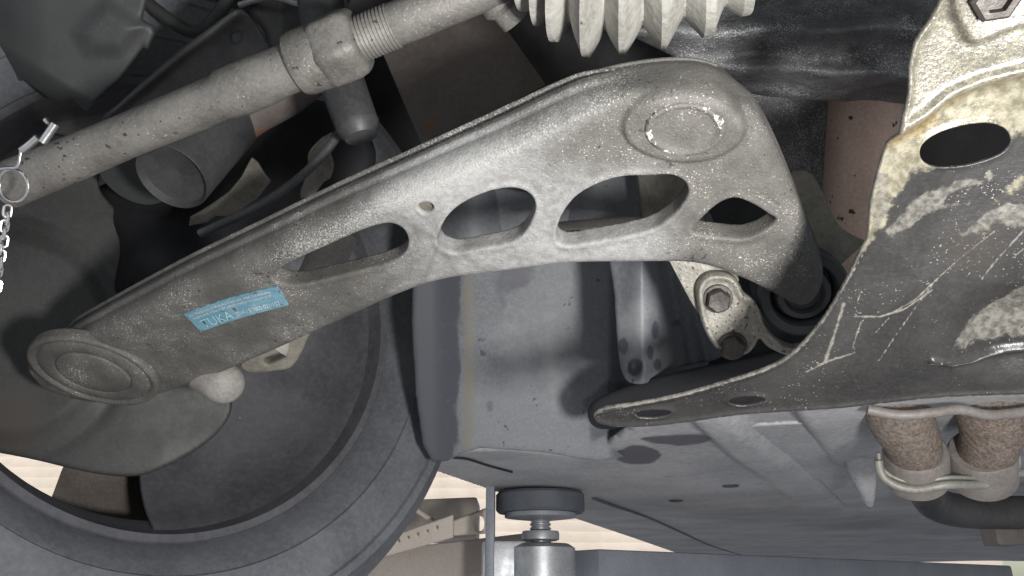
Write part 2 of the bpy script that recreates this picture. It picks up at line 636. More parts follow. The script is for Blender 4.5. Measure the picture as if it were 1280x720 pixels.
M['stub'] = mat('pale_stub', (0.23, 0.215, 0.20), (0.32, 0.30, 0.28), 30, 0.6, bump=0.4)
M['tabmetal'] = mat('dirty_tab', (0.15, 0.14, 0.115), (0.24, 0.225, 0.19), 40, 0.55, metal=0.2, bump=0.5)
M['sticker'] = mat('sun_faded_blue_sticker', (0.115, 0.25, 0.325), (0.165, 0.31, 0.385), 60, 0.5, bump=0.15, bscale=500, spk=[((0.36, 0.42, 0.42), 420, 0.70, 60), ((0.10, 0.10, 0.095), 240, 0.68, 50)])
M['print'] = mat('white_print', (0.48, 0.54, 0.56), (0.66, 0.70, 0.71), 80, 0.5, bump=0.0)
M['print_dim'] = mat('pale_blue_print', (0.26, 0.45, 0.55), (0.36, 0.55, 0.63), 80, 0.5, bump=0.0)
M['lift_blue'] = mat('blue_lift_paint', (0.20, 0.215, 0.25), (0.26, 0.275, 0.31), 8, 0.4, 0.5, bump=0.1)
M['pad'] = mat('dark_blue_pad_rubber', (0.07, 0.077, 0.09), (0.10, 0.11, 0.125), 20, 0.6, bump=0.3)
M['zinc'] = mat('zinc_plated', (0.40, 0.41, 0.43), (0.52, 0.53, 0.55), 30, 0.4, 0.5, metal=0.6, bump=0.1)
M['cream_paint'] = mat('cream_paint', (0.66, 0.56, 0.46), (0.74, 0.64, 0.54), 6, 0.5, bump=0.1)
M['siding'] = mat('cream_siding', (0.60, 0.52, 0.44), (0.68, 0.60, 0.52), 2, 0.6, bump=0.1)
M['brown_paint'] = mat('brown_grey_paint', (0.36, 0.305, 0.265), (0.46, 0.40, 0.355), 5, 0.5, bump=0.1)
M['concrete'] = mat('concrete_yard', (0.26, 0.27, 0.285), (0.33, 0.34, 0.355), 1.2, 0.8, 0.9, bump=0.4, bscale=30)
M['rubber_black'] = mat('black_bush_rubber', (0.035, 0.038, 0.042), (0.06, 0.064, 0.07), 40, 0.5, 0.6, bump=0.25)

# ------------------------------------------------------------------ the setting: ground, building, car underbody
def sheet_obj(name, pts, m):
    return obj(name, np.array(pts, float), [tuple(range(len(pts)))], m, None, None, None)

tag(sheet_obj('ground', [(-150, -150, 0), (150, -150, 0), (150, 150, 0), (-150, 150, 0)], M['concrete']), kind='structure')

wb = empty('building', 'long building clad in cream horizontal boards beyond the lift', 'building', (1.0, 13, 0))
box('wall', (-1.5, 13.3, 2.2), np.eye(3), (9.0, 0.2, 2.2), M['brown_paint'], wb, 0.01)
slat0 = None
for k in range(26):
    zc = 0.1 + k * 0.165
    if slat0 is None:
        slat0 = box('slat', (-1.5, 13.07, zc), (np.array([1, 0, 0]), np.array([0, 1, 0.10]), np.array([0, -0.10, 1])), (9.05, 0.018, 0.085), M['siding'], wb, 0.004)
    else:
        c = slat0.copy()
        COL.objects.link(c)
        c.parent = wb
        c.location.z = k * 0.165

CE = Plane(P(640, 562, 0.86), (0, 0, -1), (1, 0, 0))         # underside of the car floor
ub = empty('car_underbody', 'flat grey underbody floor of the raised car with a dark seam', 'underbody', P(900, 600, 1.2))


def damp_floor(u, v, V):
    a = np.zeros(len(u))
    for poly in ([(765, 566), (795, 553), (822, 562), (818, 572), (790, 576)], [(800, 545), (860, 540), (890, 545), (850, 552)]):
        a = np.maximum(a, 0.85 * sstep(7, -7, poly_sdf(u, v, spline(np.array(poly, float), 3))))
    return {'damp': a + 0.22 * sstep(700, 560, v) * (0.5 + 0.5 * np.sin(u / 37.0 + v / 19.0))}

def floor_relief(u, v, V):
    rd = line_dist(u, v, [(880, 500), (925, 545), (985, 592), (1035, 640), (1085, 690)])
    e2 = line_dist(u, v, [(1000, 500), (1020, 545), (1060, 600), (1090, 640)])
    h = 0.012 * sstep(26, 12, rd) * sstep(700, 560, v)
    h += 0.010 * sstep(-6, 6, (u - 1020) * 0.85 - (v - 540) * 0.6) * sstep(650, 560, v)
    return h + 0.003 * np.sin(V[:, 0] * 9 + V[:, 1] * 3) + 0.002 * np.exp(-(e2 / 5.0) ** 2)

plate('floor_panel', [(540, 568), (640, 562), (738, 570), (790, 532), (900, 492), (960, 480), (1420, 460), (1800, 560), (1800, 697), (1200, 702), (870, 701), (790, 674), (700, 645), (612, 616), (540, 592)],
      CE, 0.010, 0.005, M['floor_panel'], ub, smooth=1, r=0.004, attr_fn=damp_floor, relief=floor_relief)
# raised seam bead and stiffening ribs on the floor
tube('seam', [np.array(CE.hit(u, v, 0.0)) for u, v in ((742, 622), (770, 632), (810, 646), (850, 664), (890, 682), (930, 694))], 0.004, M['pad'], ub, 8)
tube('seam', [np.array(CE.hit(u, v, 0.0)) for u, v in ((566, 572), (585, 574), (610, 582), (640, 590))], 0.0015, M['liner'], ub, 8)

# vertical front wall of the recess, left of the deflector
def D_wall(u, v):
    d = 0.835 - 0.03 * (562 - v) / 230.0
    d = d + 0.01 * sstep(590, 540, u)
    bul = sstep(60, 0, np.hypot((u - 695) / 0.62, v - 470))
    return d - 0.007 * bul * sstep(505, 470, v) + 0.10 * sstep(760, 800, u)

def wall_attr(u, v, V):
    damp = np.maximum(0.72 * sstep(9, -9, poly_sdf(u, v, spline(np.array([(500, 300), (575, 300), (574, 420), (580, 450), (572, 510), (574, 545), (560, 580), (500, 580)], float), 3))),
                      0.6 * sstep(26, -26, poly_sdf(u, v, np.array([(600, 310), (700, 310), (665, 355), (640, 385), (612, 410), (604, 370)], float))))
    damp = np.maximum(damp, 0.62 * sstep(12, -12, poly_sdf(u, v, np.array([(722, 500), (760, 470), (800, 480), (780, 540), (735, 560)], float))))
    damp = np.maximum(damp, 0.5 * sstep(1.4, 0.5, np.hypot((u - 612) / 8, (v - 508) / 10)))
    mud = 0.62 * sstep(605, 585, u) * sstep(572, 584, u)
    chalk = 0.5 * sstep(60, 5, np.hypot((u - 700) * 1.4, (v - 450) * 0.5)) + 0.42 * sstep(70, 5, np.hypot((u - 640), (v - 430) * 0.6))
    return {'damp': damp, 'mud': mud, 'chalk': chalk}

tag(sheet('tank_shield', [(530, 250), (700, 245), (880, 250), (890, 420), (860, 520), (770, 574), (680, 566), (600, 560), (528, 556)], D_wall, 0.006, 3.0, M['grey_panel'], None, attr_fn=wall_attr),
    'smooth blue grey plastic tank shield with damp patches, below the bright arm', 'tank shield')

# dark wheel housing above and behind everything
def D_house(u, v):
    return 1.05 - 0.22 * sstep(250, -400, v) + 0.05 * np.sin(u / 90.0) * np.cos(v / 70.0) * 0.4 + 0.05 * sstep(700, 1300, u)

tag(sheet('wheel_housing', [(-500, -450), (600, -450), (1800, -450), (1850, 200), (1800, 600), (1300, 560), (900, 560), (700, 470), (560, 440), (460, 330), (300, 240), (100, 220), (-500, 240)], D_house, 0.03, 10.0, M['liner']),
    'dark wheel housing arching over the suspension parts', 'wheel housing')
# body of the car above: closes the sky off
box('body_floor', C0 + np.array([0.6, 1.0, 0.78]), ((math.cos(0.2), math.sin(0.2), 0), (-math.sin(0.2), math.cos(0.2), 0), (0, 0, 1)), (1.9, 1.75, 0.06), M['liner'], ub, 0.02)

# ------------------------------------------------------------------ wheel
yaw = math.radians(44)
out = cv(-math.sin(yaw), 0, -math.cos(yaw))
out = unit(np.array([-math.sin(yaw), math.cos(yaw), 0.0]))      # outboard, level axle
wc = P(240, 372, 0.79)
wh = empty('wheel', 'dusty car wheel seen from inboard behind the arm', 'wheel', wc)
tp = [(0.226, 0.012), (0.231, -0.002), (0.238, -0.014), (0.250, -0.028), (0.258, -0.034), (0.259, -0.0365), (0.276, -0.041), (0.298, -0.042), (0.300, -0.0455), (0.308, -0.046),
      (0.311, -0.040), (0.326, -0.028), (0.336, -0.010), (0.3405, 0.018), (0.3405, 0.062), (0.334, 0.064), (0.334, 0.072), (0.3415, 0.074), (0.342, 0.10), (0.335, 0.102), (0.335, 0.112),
      (0.342, 0.114), (0.3415, 0.14), (0.334, 0.142), (0.334, 0.15), (0.3405, 0.152), (0.339, 0.185), (0.33, 0.205), (0.30, 0.222), (0.26, 0.222), (0.226, 0.205), (0.218, 0.19), (0.218, 0.03)]
lathe('tyre', wc, out, tp, M['tyre'], wh, 160, closed=True, sharp=30)
rp = [(0.230, 0.006), (0.233, 0.0), (0.230, -0.004), (0.223, -0.002), (0.220, 0.008), (0.216, 0.028), (0.209, 0.04), (0.207, 0.075), (0.206, 0.15), (0.207, 0.19), (0.216, 0.205), (0.226, 0.212),
      (0.230, 0.208), (0.226, 0.203), (0.216, 0.19), (0.213, 0.16), (0.2125, 0.06), (0.222, 0.03)]
lathe('rim', wc, out, rp, M['rim'], wh, 128, closed=True, sharp=40)
lathe('hub', wc + out * 0.14, out, [(0.0, 0), (0.075, 0), (0.078, 0.004), (0.075, 0.05), (0.0, 0.055)], M['spoke'], wh, 40, cap=False)
A1 = unit(np.cross(out, [0, 0, 1]))
A2 = np.array([0, 0, 1.0])
for k in range(5):
    t = math.radians(277 + 72 * k)
    rd = math.cos(t) * A1 + math.sin(t) * A2
    tg = np.cross(out, rd)
    Vs, Fs = [], []
    for i, (rr, wd, y0) in enumerate(((0.05, 0.030, 0.150), (0.10, 0.046, 0.156), (0.15, 0.062, 0.160), (0.19, 0.074, 0.158), (0.206, 0.078, 0.150))):
        for sx, yy in ((-1, 0.0), (-0.55, -0.012), (0.55, -0.012), (1, 0.0), (0.8, 0.026), (-0.8, 0.026)):
            Vs.append(wc + rd * rr + tg * wd * sx + out * (y0 + yy))
        if i:
            b = 6 * (i - 1)
            for j in range(6):
                Fs.append((b + j, b + (j + 1) % 6, b + 6 + (j + 1) % 6, b + 6 + j))
    Fs += [tuple(range(6)), tuple(range(24, 30))]
    obj('spoke', np.array(Vs), Fs, M['spoke'], wh)

# rounded filler added over the lower forward rim, hiding bright gaps as dark interior
cprof = spline([(0.2215, 0.012), (0.212, 0.024), (0.196, 0.045), (0.170, 0.066), (0.135, 0.080), (0.10, 0.086)], 4, False)
angs = np.radians(np.linspace(271, 425, 90))
Vs, Fs = [], []
for dy in (0.0, 0.004):
    for a_ in angs:
        for rr, yy in cprof:
            Vs.append(wc + out * (yy + dy) + rr * (math.cos(a_) * A1 + math.sin(a_) * A2))
nr, na = len(cprof), len(angs)
for lay in (0, 1):
    for i in range(na - 1):
        for k in range(nr - 1):
            b = lay * nr * na + i * nr + k
            Fs.append((b, b + 1, b + nr + 1, b + nr))
half = nr * na
for i in range(na - 1):
    for k in (0, nr - 1):
        b = i * nr + k
        Fs.append((b, b + nr, half + b + nr, half + b))
for i in (0, na - 1):
    for k in range(nr - 1):
        b = i * nr + k
        Fs.append((b, b + 1, half + b + 1, half + b))
tag(obj('rim_filler', np.array(Vs), Fs, M['rim'], None, None, 50), 'smooth dark filler added inside the wheel below the arm, hiding bright gaps', 'rim filler')

# brake shield behind the arm's outer end
def D_shield(u, v):
    d = 0.745 + 0.0002 * (u - 100) - 0.00008 * (v - 480)
    rr = np.hypot(u - 10, (v - 420) / 1.0)
    d = d - 0.006 * sstep(140, 112, rr)
    d = d + 0.010 * sstep(330, 200, v)
    d = d + 0.0018 * np.exp(-((rr - 152) / 9.0) ** 2)
    d = d + 0.008 * sstep(150, 290, u) + 0.004 * sstep(150, -40, u)
    return d

tag(sheet('brake_shield', [(-140, 150), (60, 165), (122, 195), (124, 235), (150, 268), (205, 340), (262, 440), (284, 480), (290, 502), (286, 522), (268, 545), (240, 566), (205, 584), (172, 595), (135, 594), (95, 587), (40, 574), (-20, 563), (-140, 545)],
          D_shield, 0.012, 3.0, M['shield'], None, attr_fn=lambda u, v, V: {'mud': sstep(80, 0, np.hypot(u - 15, v - 520)) + 0.4 * sstep(60, 0, np.hypot(u - 40, v - 300))}),
    'dark grey sheet metal brake shield behind the left end of the arm', 'brake shield')

tag(sheet('filler', [(110, 250), (140, 225), (200, 200), (300, 130), (420, 130), (470, 190), (440, 250), (345, 330), (250, 380), (180, 400), (140, 380), (150, 300)], lambda u, v: 0.775 + 0.02 * np.sin(u / 40.0) + 0.015 * np.sin(v / 30.0), 0.03, 4.0, M['liner'], None, r=0.012),  # black sheet added to stand for deep shade and hide the wheel behind
    'added black knuckle in deep shadow behind the left half of the arm', 'filler')

# ------------------------------------------------------------------ the control arm
AP = Plane(P(550, 300, 0.50), cv(-0.10, -0.72, 0.68), P(853, 160, 0.45) - P(115, 465, 0.62))
T = 0.034
ao = [(60, 424, T), (100, 396, T), (150, 367, T), (240, 318, T), (330, 274, T), (430, 225, T), (520, 184, T), (640, 129, T), (700, 100, T), (745, 82, T), (800, 70, T), (858, 66, T), (895, 74, T), (920, 92, T),
      (947, 135, .016), (972, 185, .012), (993, 235, .012), (1013, 288, .012), (1027, 325, .012), (1029, 352, .012), (1018, 374, .012), (996, 383, .01),
      (966, 375, .004), (930, 352, .004), (885, 333, .004), (830, 327, .004), (760, 328, .004), (690, 331, .004), (620, 340, .004), (545, 352, .004), (490, 371, .004), (430, 399, .004), (360, 431, .004),
      (300, 456, .004), (240, 480, .004), (195, 494, .004), (150, 503, .004), (108, 500, .004), (65, 487, .004), (40, 466, .006), (36, 450, .012)]
H1 = [(342, 342), (372, 322), (405, 307), (440, 292), (468, 282), (488, 279), (503, 286), (510, 300), (506, 315), (490, 327), (455, 338), (405, 350), (372, 356), (350, 353)]
H2 = [(548, 292), (560, 270), (580, 253), (610, 240), (640, 236), (661, 243), (669, 258), (664, 277), (652, 295), (632, 306), (600, 312), (572, 317), (554, 312), (547, 302)]
H3 = [(696, 288), (703, 268), (720, 246), (745, 231), (775, 222), (810, 221), (840, 220), (856, 228), (860, 241), (852, 257), (838, 272), (815, 287), (780, 297), (740, 304), (710, 308), (697, 302)]
H4 = [(866, 288), (884, 267), (903, 253), (920, 249), (941, 257), (962, 270), (970, 277), (955, 291), (930, 300), (900, 298), (875, 294)]
PIN = [(523, 258), (526, 253), (532, 251), (539, 253), (542, 258), (539, 263), (532, 266), (526, 263)]
fold = [(60, 470), (150, 415), (250, 365), (345, 318), (402, 296), (470, 262), (532, 233), (620, 192), (700, 152), (790, 108), (850, 100), (905, 118)]
rings_r = spline([(855 + 76 * math.cos(t), 155 + 45 * math.sin(t)) for t in np.linspace(0, 2 * math.pi, 13)[:-1]], 3)


def arm_r(X, Y):
    u, v = pix(AP.world(X.ravel(), Y.ravel(), np.zeros(X.size)))
    hd = np.full(u.shape, 1e9)
    for hp in (H1, H2, H3, H4, PIN):
        hd = np.minimum(hd, poly_sdf(u, v, spline(np.array(hp, float), 4)))
    od = -poly_sdf(u, v, np.array([q[:2] for q in ao], float))
    big = 0.0080 + 0.004 * sstep(880, 990, u)
    big = np.maximum(big, 0.013 * sstep(30, -10, v - np.interp(u, [p[0] for p in fold], [p[1] for p in fold])))
    return np.where(hd < np.minimum(od, 14), 0.0016, big).reshape(X.shape)


def arm_relief(u, v, V):
    front = sstep(-0.024, -0.004, V[:, 2])
    h = np.zeros(len(u))
    # swollen spar along the fold, shallow pan round the holes
    fd = line_dist(u, v, fold)
    h += 0.0022 * np.exp(-(fd / 26.0) ** 2) * front
    for hp in (H1, H2, H3, H4):
        sd_ = poly_sdf(u, v, spline(np.array(hp, float), 4))
        h += (-0.0005 * np.exp(-((sd_ - 9) / 5.0) ** 2) + 0.0002 * np.exp(-((sd_ - 3) / 3.0) ** 2)) * front
    ps = poly_sdf(u, v, np.array(PIN, float))
    h += 0.0006 * np.exp(-((ps - 2.5) / 2.0) ** 2) * front
    rs = poly_sdf(u, v, rings_r)
    h += (0.0035 * sstep(3, -5, rs) + 0.0010 * np.exp(-(rs / 2.5) ** 2)) * front
    # downturned right end
    h -= 0.005 * sstep(880, 1030, u) * sstep(200, 380, v) * front
    # bead along the rear edge of the upper wall
    h += 0.0005 * np.sin(u / 23.0 + v / 31.0) * front
    return h


ab_up = unit(np.array([-1.0, 1.0]) * (AP.ab(745, 82, -T) - AP.ab(100, 396, -T))[::-1])


def arm_inplane(u, v, V):
    # rolled edge and groove along the rear of the upper wall, a faint step half way up it
    up = V[:, :2] @ ab_up
    k = sstep(12, -4, v - np.interp(u, [p[0] for p in fold], [p[1] for p in fold]) + 6) * sstep(940, 880, u) * sstep(40, 90, u)
    hz = V[:, 2]
    prof = 0.0030 * sstep(-0.0255, -0.0270, hz) - 0.0024 * np.exp(-((hz + 0.0240) / 0.0014) ** 2) + 0.0026 * sstep(-0.0145, -0.0165, hz)
    return (k * prof)[:, None] * ab_up


def arm_attr(u, v, V):
    hz = V[:, 2]
    front = sstep(-0.012, -0.004, hz)
    fd = line_dist(u, v, fold)
    rs = np.abs(poly_sdf(u, v, rings_r))
    ang = np.arctan2(v - 155, u - 855)
    wear = 0.27 * np.exp(-(fd / 20.0) ** 2) * sstep(200, 380, u) * sstep(860, 780, u) + 0.12 * np.exp(-(fd / 50.0) ** 2) * sstep(150, 330, u) * sstep(860, 780, u)
    wear += 0.14 * sstep(190, 20, np.hypot(u - 560, v - 280)) + 0.12 * sstep(110, 0, np.hypot(u - 400, v - 350))
    chip = 0.26 * np.exp(-(rs / 4.0) ** 2) * (0.6 + 0.4 * np.sin(ang * 3 + 1.0)) * front
    chip += 0.26 * sstep(18, 2, np.hypot(u - 885, (v - 236) * 0.8)) + 0.25 * sstep(45, 5, np.hypot(u - 915, (v - 335) * 2.5)) + 0.24 * sstep(34, 4, np.hypot(u - 765, (v - 165)))
    chip += 0.25 * sstep(16, 2, np.hypot(u - 892, v - 122)) + 0.2 * np.exp(-(fd / 9.0) ** 2) * sstep(430, 620, u) * sstep(800, 740, u) * front
    for hp in (H3, H4):
        chip += 0.10 * np.exp(-((poly_sdf(u, v, np.array(hp, float)) - 8) / 5.0) ** 2)
    dust = 0.06 + 0.50 * sstep(360, 600, u) * sstep(930, 780, u) * sstep(150, 250, v) + 0.20 * sstep(820, 700, u) * sstep(400, 600, u) * sstep(60, 10, fd) + 0.10 * sstep(90, 0, np.hypot(u - 250, v - 370))  # dust, also lightening the brightly lit middle and fold: partly painted light
    dust += 0.16 * sstep(34, 0, fd) * sstep(200, 420, u)
    dust -= 0.16 * sstep(40, 0, np.hypot(u - 800, v - 100))
    grime_shade = 0.52 * sstep(890, 970, u) * sstep(240, 350, v) + 0.35 * sstep(700, 850, u) * sstep(150, 60, v)  # darker toward the right tip and the upper right
    grime_shade += 0.16 * sstep(-0.012, -0.026, hz) + 0.22 * sstep(260, 60, u)  # rear wall darkened; left end darkened to paint the lamp's falloff
    grime_shade += 0.5 * np.exp(-((hz + 0.0245) / 0.0012) ** 2) * sstep(120, 40, v - np.interp(u, [p[0] for p in fold], [p[1] for p in fold]) + 40)
    return {'wear': wear, 'chip': chip, 'dust': dust * sstep(-0.03, -0.01, hz), 'grime_shade': grime_shade}


arm = empty('control_arm', 'long dusty control arm with four cut-outs and a blue sticker', 'control arm', AP.o)
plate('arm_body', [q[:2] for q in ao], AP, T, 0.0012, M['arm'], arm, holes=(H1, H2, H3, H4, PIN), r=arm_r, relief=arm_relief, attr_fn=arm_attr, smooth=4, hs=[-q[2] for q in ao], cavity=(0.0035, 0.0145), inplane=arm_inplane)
# flange bead that runs along the back edge of the upper wall
bead = [np.array(AP.hit(u, v + 9, -T + 0.006)) for u, v in [(q[0], q[1]) for q in ao[1:13]]]
tube('edge_bead', bead, 0.0016, M['arm'], arm, 8, 5)
lathe('plug', AP.hit(532, 258, -0.0022), AP.n, [(0.0058, -0.004), (0.0056, 0.0), (0.003, 0.0006), (0.0, 0.0002)], M['plug'], arm, 24, cap=False)
# outer bush cap, left
bc = AP.hit(117, 465, 0.0026)
be1 = unit(AP.hit(195, 478) - AP.hit(40, 454))
be2 = np.cross(AP.n, be1)
lathe('bush_cap', bc, AP.n, [(0.0515, -0.008), (0.0520, -0.001), (0.0510, 0.0014), (0.0490, 0.0022), (0.0470, 0.0016), (0.0455, 0.0), (0.0445, -0.0004), (0.0430, 0.0008), (0.0395, 0.0018), (0.0320, 0.0018),
                             (0.0306, 0.0012), (0.0296, 0.0004), (0.0288, 0.0016), (0.0272, 0.0022), (0.0150, 0.0024), (0.0, 0.0024)], M['arm'], arm, 96, cap=False, sharp=60, ell=(be1, be2 * 0.84))
# inner boss cap, right (slightly oval)
rc = AP.hit(856, 160, 0.003)
eU = unit(AP.hit(906, 160) - AP.hit(806, 160))
eV = unit(AP.hit(856, 127) - AP.hit(856, 193))
ex = np.linalg.norm(AP.hit(905, 160) - AP.hit(807, 160)) / 2
ey = np.linalg.norm(AP.hit(856, 128) - AP.hit(856, 192)) / 2
boss = lathe('boss_cap', rc, AP.n, [(1.06, -0.006), (1.05, 0.0), (1.0, 0.0022), (0.95, 0.0030), (0.86, 0.0026), (0.80, 0.0014), (0.74, 0.0010), (0.4, 0.0012), (0.0, 0.0012)], M['arm'], arm, 96, cap=False, ell=(eU * ex, eV * ey), sharp=60)
for o_, fac in ((boss, 1.0),):
    nV = len(o_.data.vertices)
    ring_i = np.arange(nV) // 96
    at = o_.data.attributes.new('chip', 'FLOAT', 'POINT')
    at.data.foreach_set('value', np.where((ring_i >= 1) & (ring_i <= 4), 0.33 + 0.14 * np.sin((np.arange(nV) % 96) * 2 * math.pi / 96 * 2 + 0.6), np.where(ring_i > 6, 0.17, 0.1)).astype(np.float32))
    at = o_.data.attributes.new('dust', 'FLOAT', 'POINT')
    at.data.foreach_set('value', np.full(nV, 0.12, np.float32))

# the sticker and its print
cn = [AP.ab(u, v) for u, v in ((231, 390), (347, 356), (361, 380), (251, 414))]


def swell(w):
    u, v = pix(w)
    return float(0.0022 * np.exp(-(line_dist(np.array([u]), np.array([v]), fold)[0] / 26.0) ** 2)) + 0.0005 * math.sin(u / 23.0 + v / 31.0)


def stick(s, t, h=0.0):
    a = (1 - s) * ((1 - t) * cn[3] + t * cn[0]) + s * ((1 - t) * cn[2] + t * cn[1])
    a = a + 0.0035 * math.sin(math.pi * s) * 0.5 * unit(cn[0] - cn[3])
    return AP.world(a[0], a[1], 0.0010 + h + swell(AP.world(a[0], a[1], 0.0)))

ns, nt_ = 40, 10
SV, SF = [], []
for lay in (0.0, -0.0016):
    for i in range(ns + 1):
        for j in range(nt_ + 1):
            s, t = i / ns, j / nt_
            rag = 0.0
            if j == nt_: rag = 0.03 * math.sin(i * 1.9) * math.sin(i * 0.7)
            SV.append(stick(s, t + rag, lay + 0.0002 * math.sin(i * 0.9) * math.sin(j * 1.3)))
nn = (ns + 1) * (nt_ + 1)
for i in range(ns):
    for j in range(nt_):
        q = [i * (nt_ + 1) + j, (i + 1) * (nt_ + 1) + j, (i + 1) * (nt_ + 1) + j + 1, i * (nt_ + 1) + j + 1]
        SF.append(q)
        SF.append([nn + k for k in q[::-1]])
rim_i = [i * (nt_ + 1) for i in range(ns + 1)] + [ns * (nt_ + 1) + j for j in range(1, nt_ + 1)] + [i * (nt_ + 1) + nt_ for i in range(ns - 1, -1, -1)] + [j for j in range(nt_ - 1, 0, -1)]
for a, b in zip(rim_i, rim_i[1:] + rim_i[:1]):
    SF.append([a, b, nn + b, nn + a])
stk = obj('sticker', np.array(SV), SF, M['sticker'], arm)


def lettering(text, s0, t0, size_t, width_s, m):
    cu = bpy.data.curves.new('txt', 'FONT')
    cu.body = text
    to = bpy.data.objects.new('txt', cu)
    COL.objects.link(to)
    dg = bpy.context.evaluated_depsgraph_get()
    dg.update()
    me = bpy.data.meshes.new_from_object(to.evaluated_get(dg))
    bpy.data.objects.remove(to)
    V = np.array([list(q.co) for q in me.vertices])
    Fs = [list(p.vertices) for p in me.polygons]
    V[:, 0] = (V[:, 0] - V[:, 0].min()) / max(np.ptp(V[:, 0]), 1e-6) * width_s + s0
    V[:, 1] = V[:, 1] / 0.73 * size_t + t0
    Wd = np.array([stick(a, b, 0.0006) for a, b, _ in V])
    bpy.data.meshes.remove(me)
    return obj('lettering', Wd, Fs, m, stk, None, None)

lettering('TUKA', 0.08, 0.10, 0.42, 0.36, M['print_dim'])
lettering('2014 - 3 7802 021/122', 0.47, 0.15, 0.20, 0.47, M['print'])
lettering('ENTSORGUNG NUR DURCH FACHBETRIEB ZULASSUNG', 0.04, 0.80, 0.11, 0.88, M['print'])
lettering('DISPOSAL ONLY BY APPROVED WORKSHOP', 0.05, 0.62, 0.11, 0.86, M['print'])

# ------------------------------------------------------------------ right: oily steel plate
RP = Plane(P(1150, 350, 0.40), cv(-0.15, -0.55, 0.82), RI)
ro = [(1172, -14), (1158, 14), (1138, 45), (1130, 75), (1128, 110), (1116, 155), (1098, 205), (1087, 250), (1083, 295), (1074, 312), (1056, 350), (1036, 388), (1012, 420), (985, 446), (955, 462), (905, 478), (850, 493),
      (795, 503), (760, 508), (744, 516), (742, 524), (752, 534), (790, 540), (860, 537), (940, 528), (1090, 516), (1190, 508), (1340, 498), (1500, 480), (1500, 200), (1500, -60), (1340, -90), (1200, -60)]
OV = [(1149, 190), (1153, 178), (1170, 166), (1200, 157), (1232, 154), (1254, 160), (1263, 172), (1258, 186), (1240, 197), (1205, 206), (1170, 207), (1154, 201)]
OA = [(794, 519), (800, 515), (816, 513.5), (832, 515), (839, 519), (832, 524), (816, 526), (800, 524)]
OB = [(911, 507), (920, 502), (936, 500), (950, 501), (957, 506), (948, 511), (932, 514), (918, 512)]
lip1 = [(1118, 168), (1150, 148), (1180, 125), (1220, 108), (1300, 85), (1400, 70)]
lip2 = [(1165, 450), (1190, 456), (1220, 457), (1250, 454), (1300, 447), (1400, 430)]
boss_q = [(1178, -10), (1185, 20), (1205, 47), (1245, 32), (1300, 8), (1300, -40), (1190, -40)]


def rp_relief(u, v, V):
    h = np.zeros(len(u))
    # the upper part steps towards the viewer above the lip, the lower strip turns away
    dl = v - np.interp(u, [p[0] for p in lip1], [p[1] for p in lip1])
    h += 0.008 * sstep(12, -14, dl)
    h += 0.0025 * np.exp(-((dl + 16) / 7.0) ** 2)
    h += 0.006 * sstep(3, -7, poly_sdf(u, v, spline(np.array(boss_q, float), 3)))
    # dished hollow, lower right
    dd = np.hypot((u - 1265) / 1.25, v - 420)
    h -= 0.010 * sstep(75, 20, dd)
    d2 = line_dist(u, v, lip2)
    h += 0.0022 * np.exp(-(d2 / 4.0) ** 2)
    # strip along the bottom turned back
    bot = np.interp(u, [740, 960, 1090, 1300, 1500], [512, 478, 462, 450, 430])
    h -= 0.007 * sstep(-20, 60, v - bot) ** 1.2
    # turned edge along the left side
    e = poly_sdf(u, v, spline(np.array(ro, float), 3))
    h += 0.0012 * np.exp(-((e + 3) / 3.0) ** 2)
    for hl in (OV, OA, OB):
        h += 0.0012 * np.exp(-(poly_sdf(u, v, spline(np.array(hl, float), 3)) / 4.0) ** 2)
    h += 0.0010 * np.sin(u / 41 + 1.3 * np.sin(v / 37.0))
    return h


